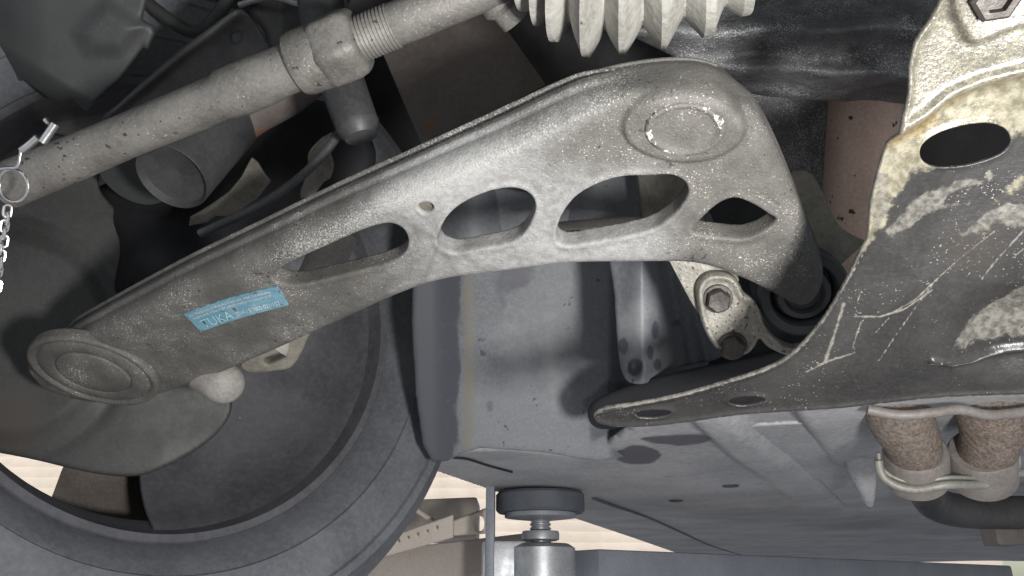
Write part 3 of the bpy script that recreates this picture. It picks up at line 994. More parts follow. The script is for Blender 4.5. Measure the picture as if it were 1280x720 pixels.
def rp_attr(u, v, V):
    lim = np.interp(u, [1080, 1110, 1140, 1180, 1230, 1262, 1300, 1500], [310, 268, 215, 208, 200, 175, 160, 140])
    oil = sstep(40, -40, v - lim)
    oil = np.maximum(oil, 0.50 * sstep(26, 0, line_dist(u, v, [(1225, 290), (1255, 245), (1290, 215), (1330, 200)])))
    bare = np.zeros(len(u))
    for poly in ([(1105, 290), (1130, 262), (1150, 245), (1175, 235), (1200, 226), (1230, 224), (1232, 232), (1205, 236), (1185, 247), (1180, 256), (1215, 252), (1216, 258), (1175, 262), (1150, 275), (1130, 290), (1115, 296)],
                 [(1200, 294), (1215, 282), (1240, 262), (1260, 255), (1300, 255), (1320, 275), (1270, 285), (1240, 282), (1222, 292), (1205, 298)],
                 [(1080, 262), (1096, 210), (1110, 215), (1115, 250), (1100, 290)],
                 [(1232, 212), (1240, 210), (1242, 226), (1232, 224)],
                 [(1185, 440), (1220, 405), (1262, 385), (1290, 350), (1330, 345), (1330, 420), (1290, 435), (1240, 442)]):
        bare = np.maximum(bare, 0.70 * sstep(9, -7, poly_sdf(u, v, np.array(poly, float))))
    sc = np.zeros(len(u))
    for w, pts in ((1.6, [(1165, 362), (1130, 385), (1100, 395), (1068, 396)]), (1.0, [(1245, 287), (1200, 325), (1165, 355)]), (1.4, [(1280, 285), (1250, 320), (1228, 350)]), (1.0, [(1290, 300), (1265, 322)]),
                   (2.6, [(1055, 380), (1045, 415), (1032, 452)]), (1.5, [(1078, 400), (1066, 432), (1070, 440), (1035, 452), (1008, 466)]), (1.0, [(1168, 352), (1142, 385), (1118, 420), (1098, 450)]),
                   (1.0, [(1075, 362), (1070, 390)]), (1.0, [(1112, 395), (1095, 415)]), (0.9, [(1150, 350), (1165, 360), (1158, 350)]), (1.2, [(1165, 354), (1145, 372), (1110, 392)]),
                   (1.2, [(1163, 455), (1190, 457), (1220, 458), (1260, 452)]), (0.8, [(1100, 280), (1040, 380), (1000, 432), (940, 466), (860, 491), (790, 505), (748, 516)])):
        sc = np.maximum(sc, 0.66 * np.exp(-(line_dist(u, v, pts) / (w * 1.25)) ** 2))
    e = poly_sdf(u, v, spline(np.array(ro, float), 3))
    sc = np.maximum(sc, 0.62 * np.exp(-((e + 1) / 2.2) ** 2))
    dl = v - np.interp(u, [p[0] for p in lip1], [p[1] for p in lip1])
    rust = 0.48 * np.exp(-((dl - 2) / 12.0) ** 2) + 0.30 * oil * sstep(120, 190, v) + 0.2 * sstep(60, 0, np.hypot(u - 1160, v - 150))
    ox = 0.6 * sstep(70, 10, np.hypot(u - 1215, (v - 310) * 1.2))
    return {'oil': oil * 0.92, 'pit': 0.34 * sstep(30, -30, dl) + 0.16 * oil, 'bare': bare, 'scratch': sc, 'rustoil': rust, 'oxide': ox}


rpl = empty('steel_plate', 'large oily steel plate with an oval hole and pale scratches, right of the arm', 'steel plate', RP.o)
plate('plate_body', ro, RP, 0.0028, 0.0009, M['oily_plate'], rpl, holes=(OV, OA, OB), r=0.0008, relief=rp_relief, attr_fn=rp_attr, smooth=4)
nb = RP.hit(1244, -4, 0.014)
lathe('nut', nb, RP.n, [(0.0, -0.006), (0.0095, -0.006), (0.0095, 0.003), (0.008, 0.0045), (0.0055, 0.0045), (0.0052, 0.001), (0.0, 0.001)], M['bolt'], rpl, 6, cap=False)

# second panel below the plate's strip
def D_strip(u, v):
    return 0.60 + 0.0004 * (900 - u) + 0.0006 * (v - 460)
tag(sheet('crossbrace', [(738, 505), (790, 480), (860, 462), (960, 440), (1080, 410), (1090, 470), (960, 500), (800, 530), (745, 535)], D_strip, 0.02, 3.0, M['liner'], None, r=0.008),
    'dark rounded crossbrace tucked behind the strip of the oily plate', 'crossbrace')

# ------------------------------------------------------------------ inner bush and its bracket
BP = Plane(P(905, 395, 0.545), cv(-0.12, -0.30, 0.95), RI)
br = empty('bush_bracket', 'pale cast bracket with two bolts below the right end of the arm', 'bracket', BP.o)
bo = [(871, 372), (872, 356), (882, 344), (898, 341), (914, 344), (924, 354), (930, 366), (942, 374), (950, 388), (955, 404), (968, 420), (988, 430), (1005, 428), (1010, 436), (990, 446), (962, 436), (950, 424), (945, 432),
      (936, 442), (918, 447), (900, 440), (886, 424), (876, 400)]
seam_l = [(930, 366), (943, 378), (946, 396), (955, 414), (975, 432), (1000, 440)]


def br_relief(u, v, V):
    s_ = line_dist(u, v, seam_l)
    side = poly_sdf(u, v, np.array([(930, 366), (943, 378), (946, 396), (955, 414), (975, 432), (1040, 440), (1040, 300), (930, 300)], float))
    h = 0.006 * sstep(3, -3, side) - 0.001 * np.exp(-(s_ / 2.0) ** 2)
    e = poly_sdf(u, v, spline(np.array(bo, float), 3))
    return h + 0.003 * np.exp(-((e + 4) / 4.5) ** 2)

plate('bracket_body', bo, BP, 0.012, 0.001, M['cream_steel'], br, r=0.004, relief=br_relief, smooth=4)
for u, v in ((897, 373), (915, 432)):
    c = BP.hit(u, v, 0.0)
    b = lathe('bolt', c, BP.n, [(0.0, -0.004), (0.0098, -0.004), (0.0102, 0.0008), (0.0098, 0.0022), (0.0080, 0.0024), (0.0080, 0.0024)], M['bolt'], br, 24, cap=False)
    lathe('bolt_head', c, BP.n, [(0.0084, 0.0022), (0.0084, 0.0062), (0.0072, 0.0078), (0.0035, 0.0074), (0.0, 0.0070)], M['bolt'], b, 6, cap=False, phase=0.35)
prism('lug', [BP.hit(u, v, -0.008) for u, v in ((834, 322), (915, 322), (925, 352), (880, 355), (872, 372), (874, 395), (862, 375), (846, 345))], -BP.n * 0.012, M['cream_steel'], br)
bs_ = empty('rubber_bush', 'black round rubber bush under the right tip of the arm', 'bush', BP.hit(1008, 362, -0.01))
bcx = BP.hit(1004, 366, -0.002)
lathe('bush_ring', bcx, BP.n, [(0.030, -0.03), (0.030, 0.002), (0.028, 0.004), (0.0225, 0.004), (0.021, 0.001), (0.0195, -0.008)], M['rubber_black'], bs_, 64, cap=False)
lathe('bush_core', bcx, BP.n, [(0.0195, -0.012), (0.019, -0.002), (0.017, 0.003), (0.0135, 0.004), (0.012, 0.002), (0.0115, 0.0), (0.0, 0.0)], M['dark_metal'], bs_, 64, cap=False)

# plastic deflector with the rounded tip
def D_fin(u, v):
    ridge = np.interp(v, [320, 400, 480], [802, 803, 803])
    d = 0.655 + 0.00035 * np.abs(u - ridge) + 0.05 * np.clip((u - ridge - 20) / 100, 0, 1) - 0.012 * np.exp(-((u - ridge) / 20.0) ** 2)
    d = d + 0.012 * np.exp(-((u - (835 + (v - 330) * 0.15)) / 9.0) ** 2)
    d = d - 0.010 * np.exp(-((u - (858 + (v - 330) * 0.22)) / 9.0) ** 2)
    d = d + 0.012 * sstep(14, 0, np.hypot((u - 794), (v - 458) * 0.7))
    return d

def fin_attr(u, v, V):
    dm = np.zeros(len(u))
    for cx, cy, rx, ry in ((779, 433, 8, 12), (794, 459, 10, 12), (819, 413, 6, 15), (813, 440, 5, 11), (822, 456, 6, 9), (845, 404, 7, 5)):
        dm = np.maximum(dm, 0.66 * sstep(1.5, 0.5, np.hypot((u - cx) / rx, (v - cy) / ry)))
    return {'damp': dm, 'mud': 0.45 * sstep(60, 0, np.hypot(u - 845, v - 440)), 'chalk': 0.55 * sstep(40, 0, np.hypot(u - 795, (v - 400) * 0.5))}

tag(sheet('deflector', [(766, 300), (840, 300), (850, 340), (862, 370), (876, 400), (893, 430), (902, 446), (870, 455), (838, 461), (822, 472), (808, 479), (794, 480), (782, 474), (775, 455), (771, 420), (768, 370)],
          D_fin, 0.006, 2.0, M['grey_panel'], None, attr_fn=fin_attr, r=0.003),
    'bluish plastic air deflector with a rounded lower tip left of the bolted bracket', 'deflector')

# ------------------------------------------------------------------ upper right: subframe, exhaust, strap, boot
def D_sub(u, v):
    return 0.58 + 0.05 * sstep(60, 150, v) - 0.03 * np.exp(-((v - 38 + 0.02 * (u - 900)) / 20.0) ** 2) - 0.018 * np.exp(-((v - 84 - 0.05 * (u - 900)) / 12.0) ** 2) + 0.04 * sstep(20, -60, v) + 0.004 * np.sin(u / 21.0 + v / 9.0)

tag(sheet('subframe', [(660, -90), (1000, -120), (1250, -90), (1260, 60), (1220, 128), (1100, 128), (1000, 124), (930, 115), (880, 90), (830, 65), (760, 30), (690, -10)], D_sub, 0.06, 3.0, M['coating'], None, r=0.02),
    'black subframe beam with a rippled glossy coating above the arm', 'subframe')
tag(sheet('housing_flange', [(930, 110), (1050, 120), (1060, 220), (1030, 260), (985, 210), (955, 150)], lambda u, v: 0.70 + 0.0003 * (v - 110), 0.02, 4.0, M['coating']),
    'dark textured flange below the subframe right of the arm', 'flange')
tag(lathe('exhaust_pipe', P(1083, 118, 0.66), P(1068, 330, 0.70) - P(1083, 118, 0.66), [(0.0, -0.03), (0.029, -0.03), (0.029, 0.0), (0.0295, 0.05), (0.029, 0.10), (0.029, 0.16), (0.0, 0.16)], M['exhaust_tan'], None, 48),
    'tan exhaust pipe showing between the subframe and the oily plate', 'exhaust pipe')

strap = [(992, 214, 0.56), (1012, 216, 0.555), (1026, 236, 0.55), (1040, 268, 0.54), (1056, 288, 0.535), (1084, 302, 0.53)]
sp = spline(np.array([P(*q) for q in strap]), 6, False)
SVs, SFs = [], []
for i, p in enumerate(sp):
    t = unit(sp[min(i + 1, len(sp) - 1)] - sp[max(i - 1, 0)])
    wv = unit(cv(-0.62, -0.62, -0.25))
    nv = unit(np.cross(t, wv))
    for a, b in ((-1, -1), (1, -1), (1, 1), (-1, 1)):
        SVs.append(p + wv * (0.013 + 0.013 * a) + nv * 0.0016 * b)
    if i:
        q = 4 * (i - 1)
        for j in range(4):
            SFs.append((q + j, q + (j + 1) % 4, q + 4 + (j + 1) % 4, q + 4 + j))
SFs += [(0, 1, 2, 3), tuple(range(len(SVs) - 4, len(SVs)))]
tag(obj('strap', np.array(SVs), SFs, M['tabmetal']), 'bent grey steel strap between the arm tip and the oily plate', 'strap')

# pleated boot: rings of pleats with flat tips about a curved axis
tips = [(668, 12), (688, 30), (708, 49), (745, 68), (783, 65), (826, 57), (873, 43), (915, 18), (950, -6)]
vals = [(680, 6), (699, 18), (724, 25), (763, 33), (804, 29), (849, 19), (895, 6), (932, -12)]
bd = 0.46
kpx = bd / FPX
axc = lambda u: -62 - 0.0009 * (u - 770) ** 2
path, rad = [], []
bdf = lambda u: bd - (u - 790) / FPX * bd * 0.16
rp_ = [(u_, v_, 1) for u_, v_ in tips] + [(u_, v_, 0) for u_, v_ in vals]
rp_.sort()
prof_b = []
for i, (u_, v_, kind) in enumerate(rp_):
    w_ = (2.2 if u_ < 850 else 5) if kind else 0.8
    if i and not kind:
        pu, pv, _ = rp_[i - 1]
        prof_b.append((u_ - (u_ - pu) * 0.34, v_ + (pv - v_) * 0.40))
    prof_b += [(u_ - w_, v_), (u_ + w_, v_)]
    if not kind and i + 1 < len(rp_):
        nu, nv, _ = rp_[i + 1]
        prof_b.append((u_ + (nu - u_) * 0.34, v_ + (nv - v_) * 0.40))
for u_, v_ in prof_b:
    path.append(P(u_, axc(u_), bdf(u_)))
    rad.append((v_ - axc(u_)) * bdf(u_) / FPX)
order = np.argsort([(p - C0) @ RI for p in path])
path = [path[i] for i in order]; rad = [rad[i] for i in order]
V_, F_ = sweep_mesh(path, rad, 44, squash=lambda a, i: 1 + 0.010 * np.sin(a * 5 + i) + 0.006 * np.sin(a * 9 + 2.3 * i))
tag(obj('rubber_boot', V_, F_, M['rubber_pale'], None, None, 22), 'pale grey pleated rubber boot hanging above the arm', 'boot')

# ------------------------------------------------------------------ upper left: track rod, clip and chain, brackets
TA, TB = P(10, 232, 0.56), P(640, -30, 0.50)
td = unit(TB - TA)
LT = np.linalg.norm(TB - TA)


def at_px(u):
    """Distance along the rod at pixel column u."""
    lo, hi = 0.0, LT
    for _ in range(40):
        mid = (lo + hi) / 2
        if pix(TA + td * mid)[0] < u: lo = mid
        else: hi = mid
    return lo

tr = empty('track_rod', 'thick adjustable steel track rod with a lock nut and thread crossing the upper left', 'track rod', TA)
wob = lambda a, i: 1 + 0.018 * np.sin(2 * a + 0.8 * i) + 0.012 * np.sin(3 * a + 1.7 * i)
def prof(px_r, dist=0.53):
    return [(r_ * dist / FPX, at_px(u)) for u, r_ in px_r]
pr = [(-40, 28), (0, 31), (40, 30), (90, 29), (130, 28), (170, 28), (210, 29), (250, 29.5), (278, 29), (283, 31.5), (300, 32), (330, 31.5), (352, 30), (372, 30)]
lathe('rod_tube', TA, td, [(0.0, at_px(-40))] + prof(pr) + [(0.0, at_px(372))], M['steel_grey'], tr, 48, cap=False, squash=wob, sharp=50)
lathe('collar', TA, td, [(0.0, at_px(368))] + prof([(368, 33), (371, 38), (378, 40), (402, 40), (408, 38)]) + [(0.0, at_px(408))], M['steel_grey'], tr, 40, cap=False, squash=wob, sharp=40)
lathe('lock_nut', TA, td, [(0.0, at_px(400))] + prof([(400, 35), (404, 41), (410, 42.5), (438, 42.5), (447, 40), (451, 35)]) + [(0.0, at_px(451))], M['steel_grey'], tr, 60, cap=False, sharp=50, squash=lambda a, i: 1 + 0.045 * np.cos(6 * a + 1.0) + 0.012 * np.cos(12 * a + 2.0))
thr = []
u = 445.0
while u < 492:
    thr += [(u, 25.2), (u + 1.2, 27.6), (u + 2.6, 27.6), (u + 3.9, 25.2)]
    u += 4.4
lathe('thread', TA, td, [(0.0, at_px(444))] + prof(thr) + [(0.0, at_px(494))], M['steel_grey'], tr, 40, cap=False, sharp=60)
lathe('rod_end', TA, td, [(0.0, at_px(488))] + prof([(488, 24), (492, 26), (520, 26.5), (560, 26), (600, 26), (660, 27)]) + [(0.0, at_px(660))], M['steel_grey'], tr, 40, cap=False, squash=wob, sharp=50)
ball_c = P(640, 8, 0.51)
tag(lathe('rod_joint', P(612, -20, 0.51), P(680, 60, 0.53) - P(612, -20, 0.51), [(0.0, 0.0), (0.012, 0.0), (0.016, 0.006), (0.0165, 0.014), (0.013, 0.018), (0.013, 0.028), (0.0, 0.03)], M['steel_grey'], None, 32, cap=False),
    'dusty ball joint at the upper end of the track rod beside the boot', 'ball joint')

cl = empty('safety_clip', 'shiny wire ring clip around the left end of the track rod', 'clip', P(18, 230, 0.51))
rc_ = P(17, 232, 0.512)
rn = unit(cv(-0.25, -0.15, 1))
e1 = unit(np.cross(rn, UP)); e2 = np.cross(rn, e1)
ringp = [rc_ + 0.0112 * (math.cos(t) * e1 + 0.92 * math.sin(t) * e2) for t in np.linspace(0, 2 * math.pi, 41)[:-1]]
V_, F_ = sweep_mesh(np.array(ringp), 0.0010, 10, closed=True)
obj('ring', V_, F_, M['chrome'], cl)
tube('clip_wire', [(-8, 212, .508), (10, 210, .507), (22, 208, .506), (26, 192, .505), (28, 186, .505), (46, 174, .504)], 0.0011, M['chrome'], cl, 10)
tube('clip_sleeve', [(27, 188, .5045), (34, 183, .504), (47, 172, .504)], 0.0024, M['chrome'], cl, 12, 3)
tube('clip_pin', [(53, 178, .503), (60, 168, .503), (69, 155, .503)], 0.0026, M['chrome'], cl, 12, 3)
tube('clip_pin', [(57, 152, .503), (60, 150, .503)], 0.0024, M['chrome'], cl, 12, 3)

ch = empty('chain', 'small steel chain hanging from the ring at the left edge', 'chain', P(10, 258, 0.51))
c0, c1 = P(10, 259, 0.511), P(-6, 372, 0.511)
cd = unit(c1 - c0)
side = unit(np.cross(cd, FW))
nrm = np.cross(side, cd)
n_l = 12
for k in range(n_l):
    cc = c0 + (c1 - c0) * (k + 0.5) / n_l + side * 0.0006 * math.sin(k * 2.1)
    a = math.radians(38 + (90 if k % 2 else 0) + 12 * math.sin(k))
    sd2 = math.cos(a) * side + math.sin(a) * nrm
    hl, hw = 0.0038, 0.0021
    lp = []
    for t in np.linspace(0, 2 * math.pi, 21)[:-1]:
        lp.append(cc + cd * (hl - hw) * np.sign(math.cos(t)) * min(1, abs(math.cos(t)) * 3) + cd * hw * math.cos(t) + sd2 * hw * math.sin(t))
    V_, F_ = sweep_mesh(np.array(lp), 0.00095, 8, closed=True)
    obj('link', V_, F_, M['chrome'], ch)

def D_cover(u, v):
    d = 0.66 + 0.0002 * (v - 60)
    d = d + 0.04 * sstep(60, -40, u) + 0.045 * sstep(-3, 26, 0.62 * (u - 150) + 0.5 * (v - 60) - 22) * 0.6
    d = d - 0.009 * sstep(16, -14, poly_sdf(u, v, np.array([(100, 40), (132, 6), (175, 34), (150, 62), (112, 62)], float)))
    d = d + 0.03 * sstep(70, 110, v - 0.62 * (u - 30)) 
    return d
tag(sheet('plastic_cover', [(-60, -60), (188, -60), (184, 0), (178, 24), (192, 32), (194, 42), (184, 64), (180, 58), (150, 100), (107, 139), (90, 124), (75, 133), (52, 116), (30, 100), (0, 110), (-60, 118)], D_cover, 0.012, 2.5, M['black_plastic'], None, smooth=1, r=0.005),
    'smooth black plastic cover in the upper left corner', 'cover')

KP = Plane(P(240, 80, 0.66), cv(0.15, -0.45, 0.88), RI)
kb = [(128, 150), (150, 128), (180, 100), (225, 62), (262, 34), (290, 14), (300, 11), (312, 20), (332, 50), (345, 90), (250, 170), (150, 190)]
tag(plate('sheet_bracket', kb, KP, 0.004, 0.0015, M['dark_metal'], None, holes=([(288, 48), (291, 43), (298, 42), (301, 46), (298, 53), (291, 56)],), r=0.0012, smooth=3,
          relief=lambda u, v, V: 0.006 * np.exp(-(line_dist(u, v, [(140, 140), (225, 70), (295, 16)]) / 7.0) ** 2) - 0.006 * sstep(40, 0, np.hypot(u - 296, v - 52)) + 0.004 * sstep(120, 160, v)),
    'dark sheet steel bracket with a small hole behind the track rod', 'bracket')
tag(sheet('hanger_plate', [(300, -40), (345, -40), (380, -30), (440, -30), (430, 20), (400, 60), (340, 70), (330, 40), (312, 16)], lambda u, v: 0.69 + 0.03 * sstep(385, 350, u), 0.02, 3.0, M['dark_metal'], None, r=0.008),
    'grey hanger plate behind the lock nut', 'hanger')

# grey link crossing behind the lock nut
ln = empty('link_rod', 'grey vertical link rod passing behind the lock nut', 'link rod', P(420, 60, 0.58))
tube('rod', [(396, -30, .60), (408, 40, .585), (430, 110, .575), (447, 158, .57)], [0.0175, 0.0165, 0.0160, 0.0155], M['dark_metal'], ln, 32, 6)
lathe('end_cap', P(447, 156, 0.57), P(452, 172, 0.568) - P(447, 156, 0.57), [(0.0156, 0.0), (0.0150, 0.004), (0.0115, 0.010), (0.0, 0.012)], M['dark_metal'], ln, 32, cap=False)

tag(prism('heat_shield', [P(474, 58, 0.70), P(604, -6, 0.68), P(684, 106, 0.66), P(600, 150, 0.65), P(528, 184, 0.66)], unit(cv(-0.2, 0.4, -1)) * 0.05, M['brown_box'], None, 0.003),
    'flat rusty brown heat shield panel between the track rod and the arm', 'heat shield')

# cylinders behind the rod
cyl = empty('actuator', 'dark round actuator cylinder with an open lower end below the track rod', 'actuator', P(225, 215, 0.66))
ca, cb_ = P(214, 222, 0.63), P(300, 130, 0.72)
lathe('barrel', ca, cb_ - ca, [(0.0, 0.010), (0.0265, 0.006), (0.0290, 0.0), (0.0300, 0.002), (0.0300, 0.10), (0.027, 0.11), (0.0, 0.11)], M['dark_metal'], cyl, 48, cap=False)
ca, cb_ = P(166, 224, 0.72), P(220, 150, 0.78)
tag(lathe('bump_stop', ca, cb_ - ca, [(0.0, 0.0), (0.030, 0.0), (0.033, 0.004), (0.034, 0.05), (0.034, 0.1), (0.0, 0.1)], M['black_plastic'], None, 48, cap=False),
    'dark round bump stop left of the actuator cylinder', 'bump stop')
tag(tube('stub_pipe', [(285, 165, .70), (320, 140, .70), (352, 118, .70), (385, 95, .70)], [0.017, 0.018, 0.021, 0.02], M['brown_box'], None, 28, 6), 'short brown pipe stub under the track rod', 'pipe')
tag(tube('brake_hose', [(250, 292, .62), (285, 276, .615), (325, 256, .61), (362, 232, .605), (395, 203, .60), (416, 178, .60), (432, 150, .61), (436, 120, .63)], 0.0034, M['hose'], None, 16, 6),
    'thin grey hose curving above the arm', 'hose')
HP = Plane(P(270, 260, 0.68), cv(0.1, -0.3, 0.95), RI)
tag(plate('mount_tab', [(232, 286), (236, 272), (262, 256), (285, 240), (300, 222), (312, 198), (322, 204), (340, 225), (320, 250), (290, 270), (272, 268), (262, 276)], HP, 0.005, 0.0012, M['tabmetal'], None, r=0.001, smooth=1,
          relief=lambda u, v, V: 0.006 * np.sin(u / 13.0) + 0.003 * np.sin(v / 8.0)),
    'dirty pale mounting tab between the actuator and the hose', 'tab')
HP2 = Plane(P(395, 205, 0.63), cv(-0.3, -0.3, 0.9), RI)
tag(plate('hose_tab', [(384, 208), (390, 190), (400, 172), (412, 165), (414, 190), (408, 225), (402, 228), (396, 242), (378, 248), (382, 225)], HP2, 0.003, 0.001, M['tabmetal'], None, r=0.0008, smooth=1,
          relief=lambda u, v, V: 0.004 * np.sin(u / 6.0) + 0.004 * np.sin(v / 9.0)),
    'crumpled pale tab behind the curving hose', 'tab')

# shock absorber behind the arm: seen in the slot and below the arm
sh = empty('shock_absorber', 'pale shock absorber end showing under the arm and in its narrow slot', 'shock absorber', P(300, 450, 0.66))
tube('body', [(425, 290, .68), (405, 330, .675), (380, 380, .67), (340, 430, .665)], 0.0165, M['stub'], sh, 28, 4)
lathe('mount_bush', P(262, 468, 0.655), P(300, 492, 0.63) - P(262, 468, 0.655), [(0.0, -0.01), (0.0165, -0.01), (0.0170, 0.012), (0.0168, 0.018), (0.0162, 0.0225), (0.0150, 0.0268), (0.0132, 0.0302), (0.0105, 0.0328), (0.0065, 0.0346), (0.0, 0.0352)], M['stub'], sh, 40, cap=False, sharp=70)
YP = Plane(P(345, 445, 0.66), cv(0.1, -0.5, 0.86), RI)
plate('yoke', [(300, 455), (330, 432), (384, 415), (383, 428), (374, 448), (362, 462), (345, 465), (318, 468), (303, 464)], YP, 0.012, 0.0012, M['tabmetal'], sh, holes=([(331, 450), (340, 446), (354, 442), (356, 447), (345, 453), (333, 456)],), r=0.003, smooth=3)

# rod seen through the largest cut-out and the panel edge behind it
tag(tube('stabiliser_bar', [(690, 286, .64), (720, 283, .64), (760, 280, .65), (800, 279, .66), (840, 290, .70)], 0.0050, M['stub'], None, 18, 5), 'pale stabiliser bar crossing the largest cut-out', 'bar')
tag(prism('side_panel', [P(796, 215, 0.74), P(880, 215, 0.70), P(880, 320, 0.70), P(812, 320, 0.74)], cv(0, 0, -1) * 0.01, M['tabmetal'], None, 0.002), 'dim grey panel behind the right half of the largest cut-out', 'panel')
tag(sheet('inner_panel', [(545, 220), (670, 215), (800, 212), (800, 262), (792, 300), (670, 308), (545, 305)], lambda u, v: 0.80 + 0.02 * np.sin(u / 25.0), 0.01, 3.0, M['grey_panel']), 'dim blue grey inner panel behind the middle cut-outs', 'panel')

# ------------------------------------------------------------------ lower right: twin exhaust and clamp
ex_ = empty('twin_exhaust', 'two rough brown exhaust pipes side by side held in one pale clamp', 'exhaust', P(1185, 570, 0.67))
for u0, u1, rr in ((1125, 1145, 36), (1240, 1228, 37)):
    k = 0.67 / FPX
    tube('pipe', [(u0 - 12, 470, .63), (u0, 520, .645), ((u0 + u1) / 2 + 4, 550, .655), (u1, 576, .674)], [rr * k * 1.10, rr * k * 1.06, rr * k * 0.92, rr * k * 0.86], M['exhaust_rough'], ex_, 40, 6)
    lathe('sleeve', P(u1 - 1, 562, .664), P(u1 + 2, 612, .69) - P(u1 - 1, 562, .664), [(0.0, 0), (rr * k * 0.97, 0.0), (rr * k * 1.05, 0.003), (rr * k * 1.06, 0.034), (0.0, 0.035)], M['pipe_dim'], ex_, 40, cap=False)
ring2 = [(1098, 575), (1102, 593), (1118, 606), (1145, 612), (1185, 606), (1225, 606), (1255, 600), (1270, 582), (1268, 562)]
tube('clamp_band', [(u, v, 0.645 + 0.0002 * abs(u - 1185)) for u, v in ring2], 0.0035, M['clamp'], ex_, 12, 6)
tube('clamp_band', [(u, v - 9, 0.648 + 0.0002 * abs(u - 1185)) for u, v in ring2], 0.0018, M['clamp'], ex_, 12, 6)
tube('clamp_bar', [(1264, 592, .66), (1290, 590, .67), (1340, 588, .68)], 0.0035, M['clamp'], ex_, 12, 3)
tube('flange', [(1084, 512, .60), (1125, 519, .595), (1165, 516, .59), (1200, 512, .59), (1240, 519, .59), (1300, 512, .60)], 0.0038, M['pipe_dim'], ex_, 16, 5)
tag(tube('muffler_pipe', [(1155, 605, 1.0), (1170, 630, 1.05), (1220, 640, 1.08), (1330, 640, 1.1)], 0.022, M['dark_metal'], None, 28, 6), 'dim bent pipe running right behind the clamp', 'pipe')
tag(tube('fin_rib', [(1066, 525, .86), (1072, 560, .87), (1080, 595, .89), (1087, 630, .92)], [0.018, 0.017, 0.013, 0.004], M['floor_panel'], None, 24, 5), 'tapered grey rib left of the twin exhaust pipes', 'rib')
tag(box('body_bracket', P(1250, 655, 1.15), np.eye(3), (0.02, 0.02, 0.03), M['pipe_dim'], None, 0.004), 'small grey bracket under the floor below the clamp', 'bracket')

# ------------------------------------------------------------------ the car lift
lp_ = empty('lift_pad', 'round dark rubber lift pad on a zinc screw under the floor', 'lift pad', P(676, 690, 1.2))
Z = np.array([0, 0, 1.0])
pc = CE.hit(675, 616, 0.002)
pc = pc - Z * 0.0
dpad = (pc - C0) @ FW
kp = dpad / FPX
lathe('pad', pc, -Z, [(0.0, 0.0), (52 * kp, 0.0), (55 * kp, 0.004), (55 * kp, 0.026), (52 * kp, 0.030), (0.0, 0.030)], M['pad'], lp_, 64, cap=False)
lathe('pad_plate', pc - Z * 0.0305, -Z, [(0.0, 0.0), (44 * kp, 0.0), (44 * kp, 0.006), (16 * kp, 0.010), (0.0, 0.010)], M['lift_blue'], lp_, 48, cap=False)
scr = [(0.0, 0.030)]
y = 0.031
while y < 0.12:
    scr += [(11 * kp, y), (13.2 * kp, y + 0.0022), (13.2 * kp, y + 0.0034), (11 * kp, y + 0.0056)]
    y += 0.0062
lathe('screw', pc, -Z, scr + [(0.0, 0.13)], M['zinc'], lp_, 36, cap=False)
lathe('lock_ring', pc - Z * 0.055, -Z, [(13 * kp, 0.0), (22 * kp, 0.001), (23 * kp, 0.004), (23 * kp, 0.013), (19 * kp, 0.015), (13 * kp, 0.015)], M['zinc'], lp_, 48, cap=False)
lathe('sleeve', pc - Z * 0.074, -Z, [(0.0, 0.0), (34 * kp, 0.0), (42 * kp, 0.006), (42 * kp, 0.048), (36 * kp, 0.052), (24 * kp, 0.054), (24 * kp, 0.075), (0, 0.08)], M['zinc'], lp_, 48, cap=False)
la = empty('lift_beam', 'blue grey steel lift arm carrying the rubber pad', 'lift arm', pc - Z * 0.14)
hubc = pc - Z * 0.115
ad = unit(np.array([1.0, 0.75, 0.0]))
box('beam', hubc + ad * 0.75 + Z * 0.004, (ad, np.cross(Z, ad), Z), (0.68, 0.05, 0.03), M['lift_blue'], la, 0.006)
bx2 = unit(np.array([-1.0, -0.05, 0.0]))
box('side_block', hubc + bx2 * 0.055 + Z * 0.012, (bx2, np.cross(Z, bx2), Z), (0.032, 0.03, 0.032), M['zinc'], la, 0.004)
plc = CE.hit(614, 640, 0.02)
box('guide_post', P(613, 668, dpad - 0.03), (RI, np.array([0, 1.0, 0]), Z), (0.0065, 0.03, 0.068), M['lift_blue'], la, 0.002)
box('guide_foot', P(640, 716, dpad - 0.03), (RI, np.array([0, 1.0, 0]), Z), (0.04, 0.03, 0.006), M['lift_blue'], la, 0.002)

# second arm: cream perforated guard, plates and bar, left of the pad
gu = empty('sheet_guard', 'cream sheet metal guard with a row of small holes left of the lift pad', 'guard', P(540, 680, 1.3))
GA, GB, GC, GD = P(468, 699, 1.18), P(566, 645, 1.42), P(566, 672, 1.42), P(468, 702, 1.18)
gpl = Plane(P(530, 670, 1.30), cv(-0.35, -0.25, 0.9), RI)
holes_g = []
for i in range(6):
    u, v = 486 + 12 * i, 680.5 - 4.1 * i
    holes_g.append([(u - 1.1, v - 2.0), (u + 1.1, v - 2.0), (u + 1.1, v + 2.0), (u - 1.1, v + 2.0)])
plate('guard_plate', [(468, 700), (483, 673), (566, 644), (566, 673)], gpl, 0.006, 0.0022, M['cream_paint'], gu, holes=holes_g, r=0.0015, smooth=1)
tube('brace', [(507, 628, 1.36), (542, 652, 1.36)], 0.0045, M['cream_paint'], gu, 12, 2)
gb2 = Plane(P(590, 655, 1.36), cv(0.1, -0.2, 0.95), RI)
e_ = empty('lift_bracket', 'pale lift bracket plate with a round hole beside the guard', 'bracket', P(590, 655, 1.36))
plate('bracket_plate', [(566, 652), (612, 635), (612, 668), (566, 671)], gb2, 0.008, 0.003, M['cream_paint'], e_, holes=([(594, 648), (600, 646), (605, 650), (605, 662), (599, 666), (593, 660)],), r=0.0015, smooth=1)
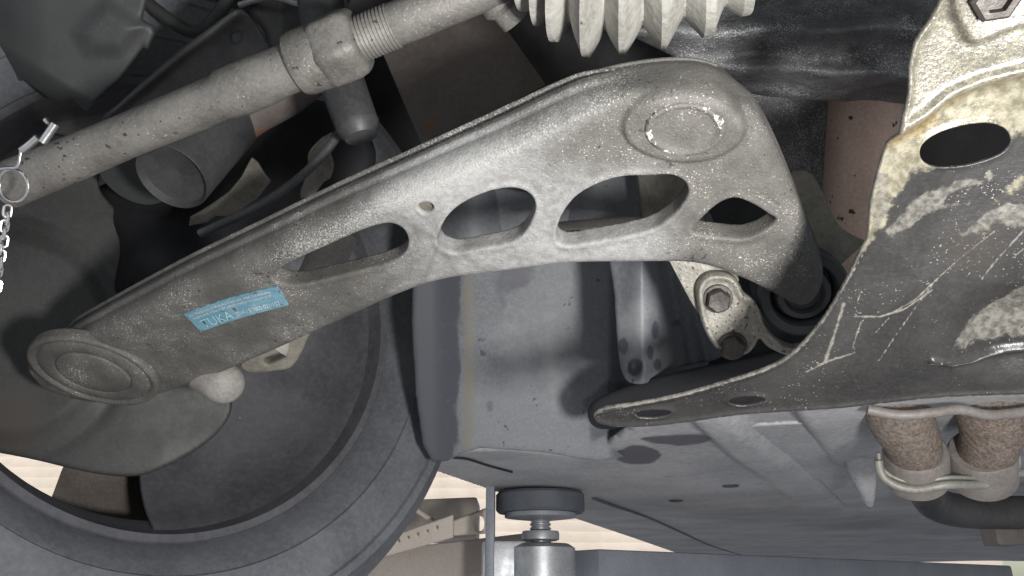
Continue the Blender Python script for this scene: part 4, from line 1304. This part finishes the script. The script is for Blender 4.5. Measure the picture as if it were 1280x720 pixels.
tag(box('lower_beam', P(530, 706, 1.4), (unit(np.array([1, 0.12, 0.12])), np.array([0, 1.0, 0]), Z), (0.20, 0.05, 0.030), M['brown_paint'], None, 0.005), 'brown grey lower beam under the cream guard', 'beam')
tag(box('lift_carriage', P(548, 652, 1.9), (unit(np.array([1, 0.1, 0.05])), np.array([0, 1.0, 0]), Z), (0.095, 0.08, 0.045), M['brown_paint'], None, 0.008), 'brown grey lift carriage behind the thin brace', 'carriage')

# pressed plate, sealant bead and grommet on the car floor
plate('floor_plate', [(903, 541), (948, 532), (1008, 529), (1046, 580), (1086, 633), (1058, 634), (1022, 600), (962, 597), (944, 580)], Plane(CE.o + CE.n * 0.0045, CE.n, RI), 0.004, 0.0028, M['floor_panel'], ub, r=0.0015, smooth=1,
      attr_fn=lambda u, v, V: {'damp': 0.30 * np.ones(len(u)) * sstep(3, 9, np.abs(poly_sdf(u, v, np.array([(903, 541), (948, 532), (1008, 529), (1086, 633), (1022, 600), (962, 597), (944, 580)], float))))})
lathe('grommet', CE.hit(913, 606, 0.002), CE.n, [(0.012, -0.004), (0.012, 0.001), (0.010, 0.003), (0.006, 0.003), (0.005, 0.0015), (0.0, 0.0015)], M['rubber_black'], ub, 24, cap=False)
lathe('grommet', CE.hit(845, 625, 0.002), CE.n, [(0.012, -0.004), (0.012, 0.001), (0.010, 0.003), (0.006, 0.003), (0.005, 0.0015), (0.0, 0.0015)], M['rubber_black'], ub, 24, cap=False)
# small hardware in the dark upper left
tag(tube('brake_pipe', [(300, 6, .72), (340, -4, .70), (372, 4, .68), (388, 2, .67), (398, -8, .67)], 0.0028, M['zinc'], None, 12, 6), 'thin bright brake pipe curving at the top edge above the lock nut', 'brake pipe')
tag(tube('wiring_loom', [(170, -10, .78), (205, 20, .77), (240, 40, .76), (262, 30, .75), (290, -6, .74)], 0.006, M['black_plastic'], None, 16, 6, squash=lambda a, i: 1 + 0.06 * (i % 2)), 'black ribbed wiring loom between the plastic cover and the sheet bracket', 'wiring loom')
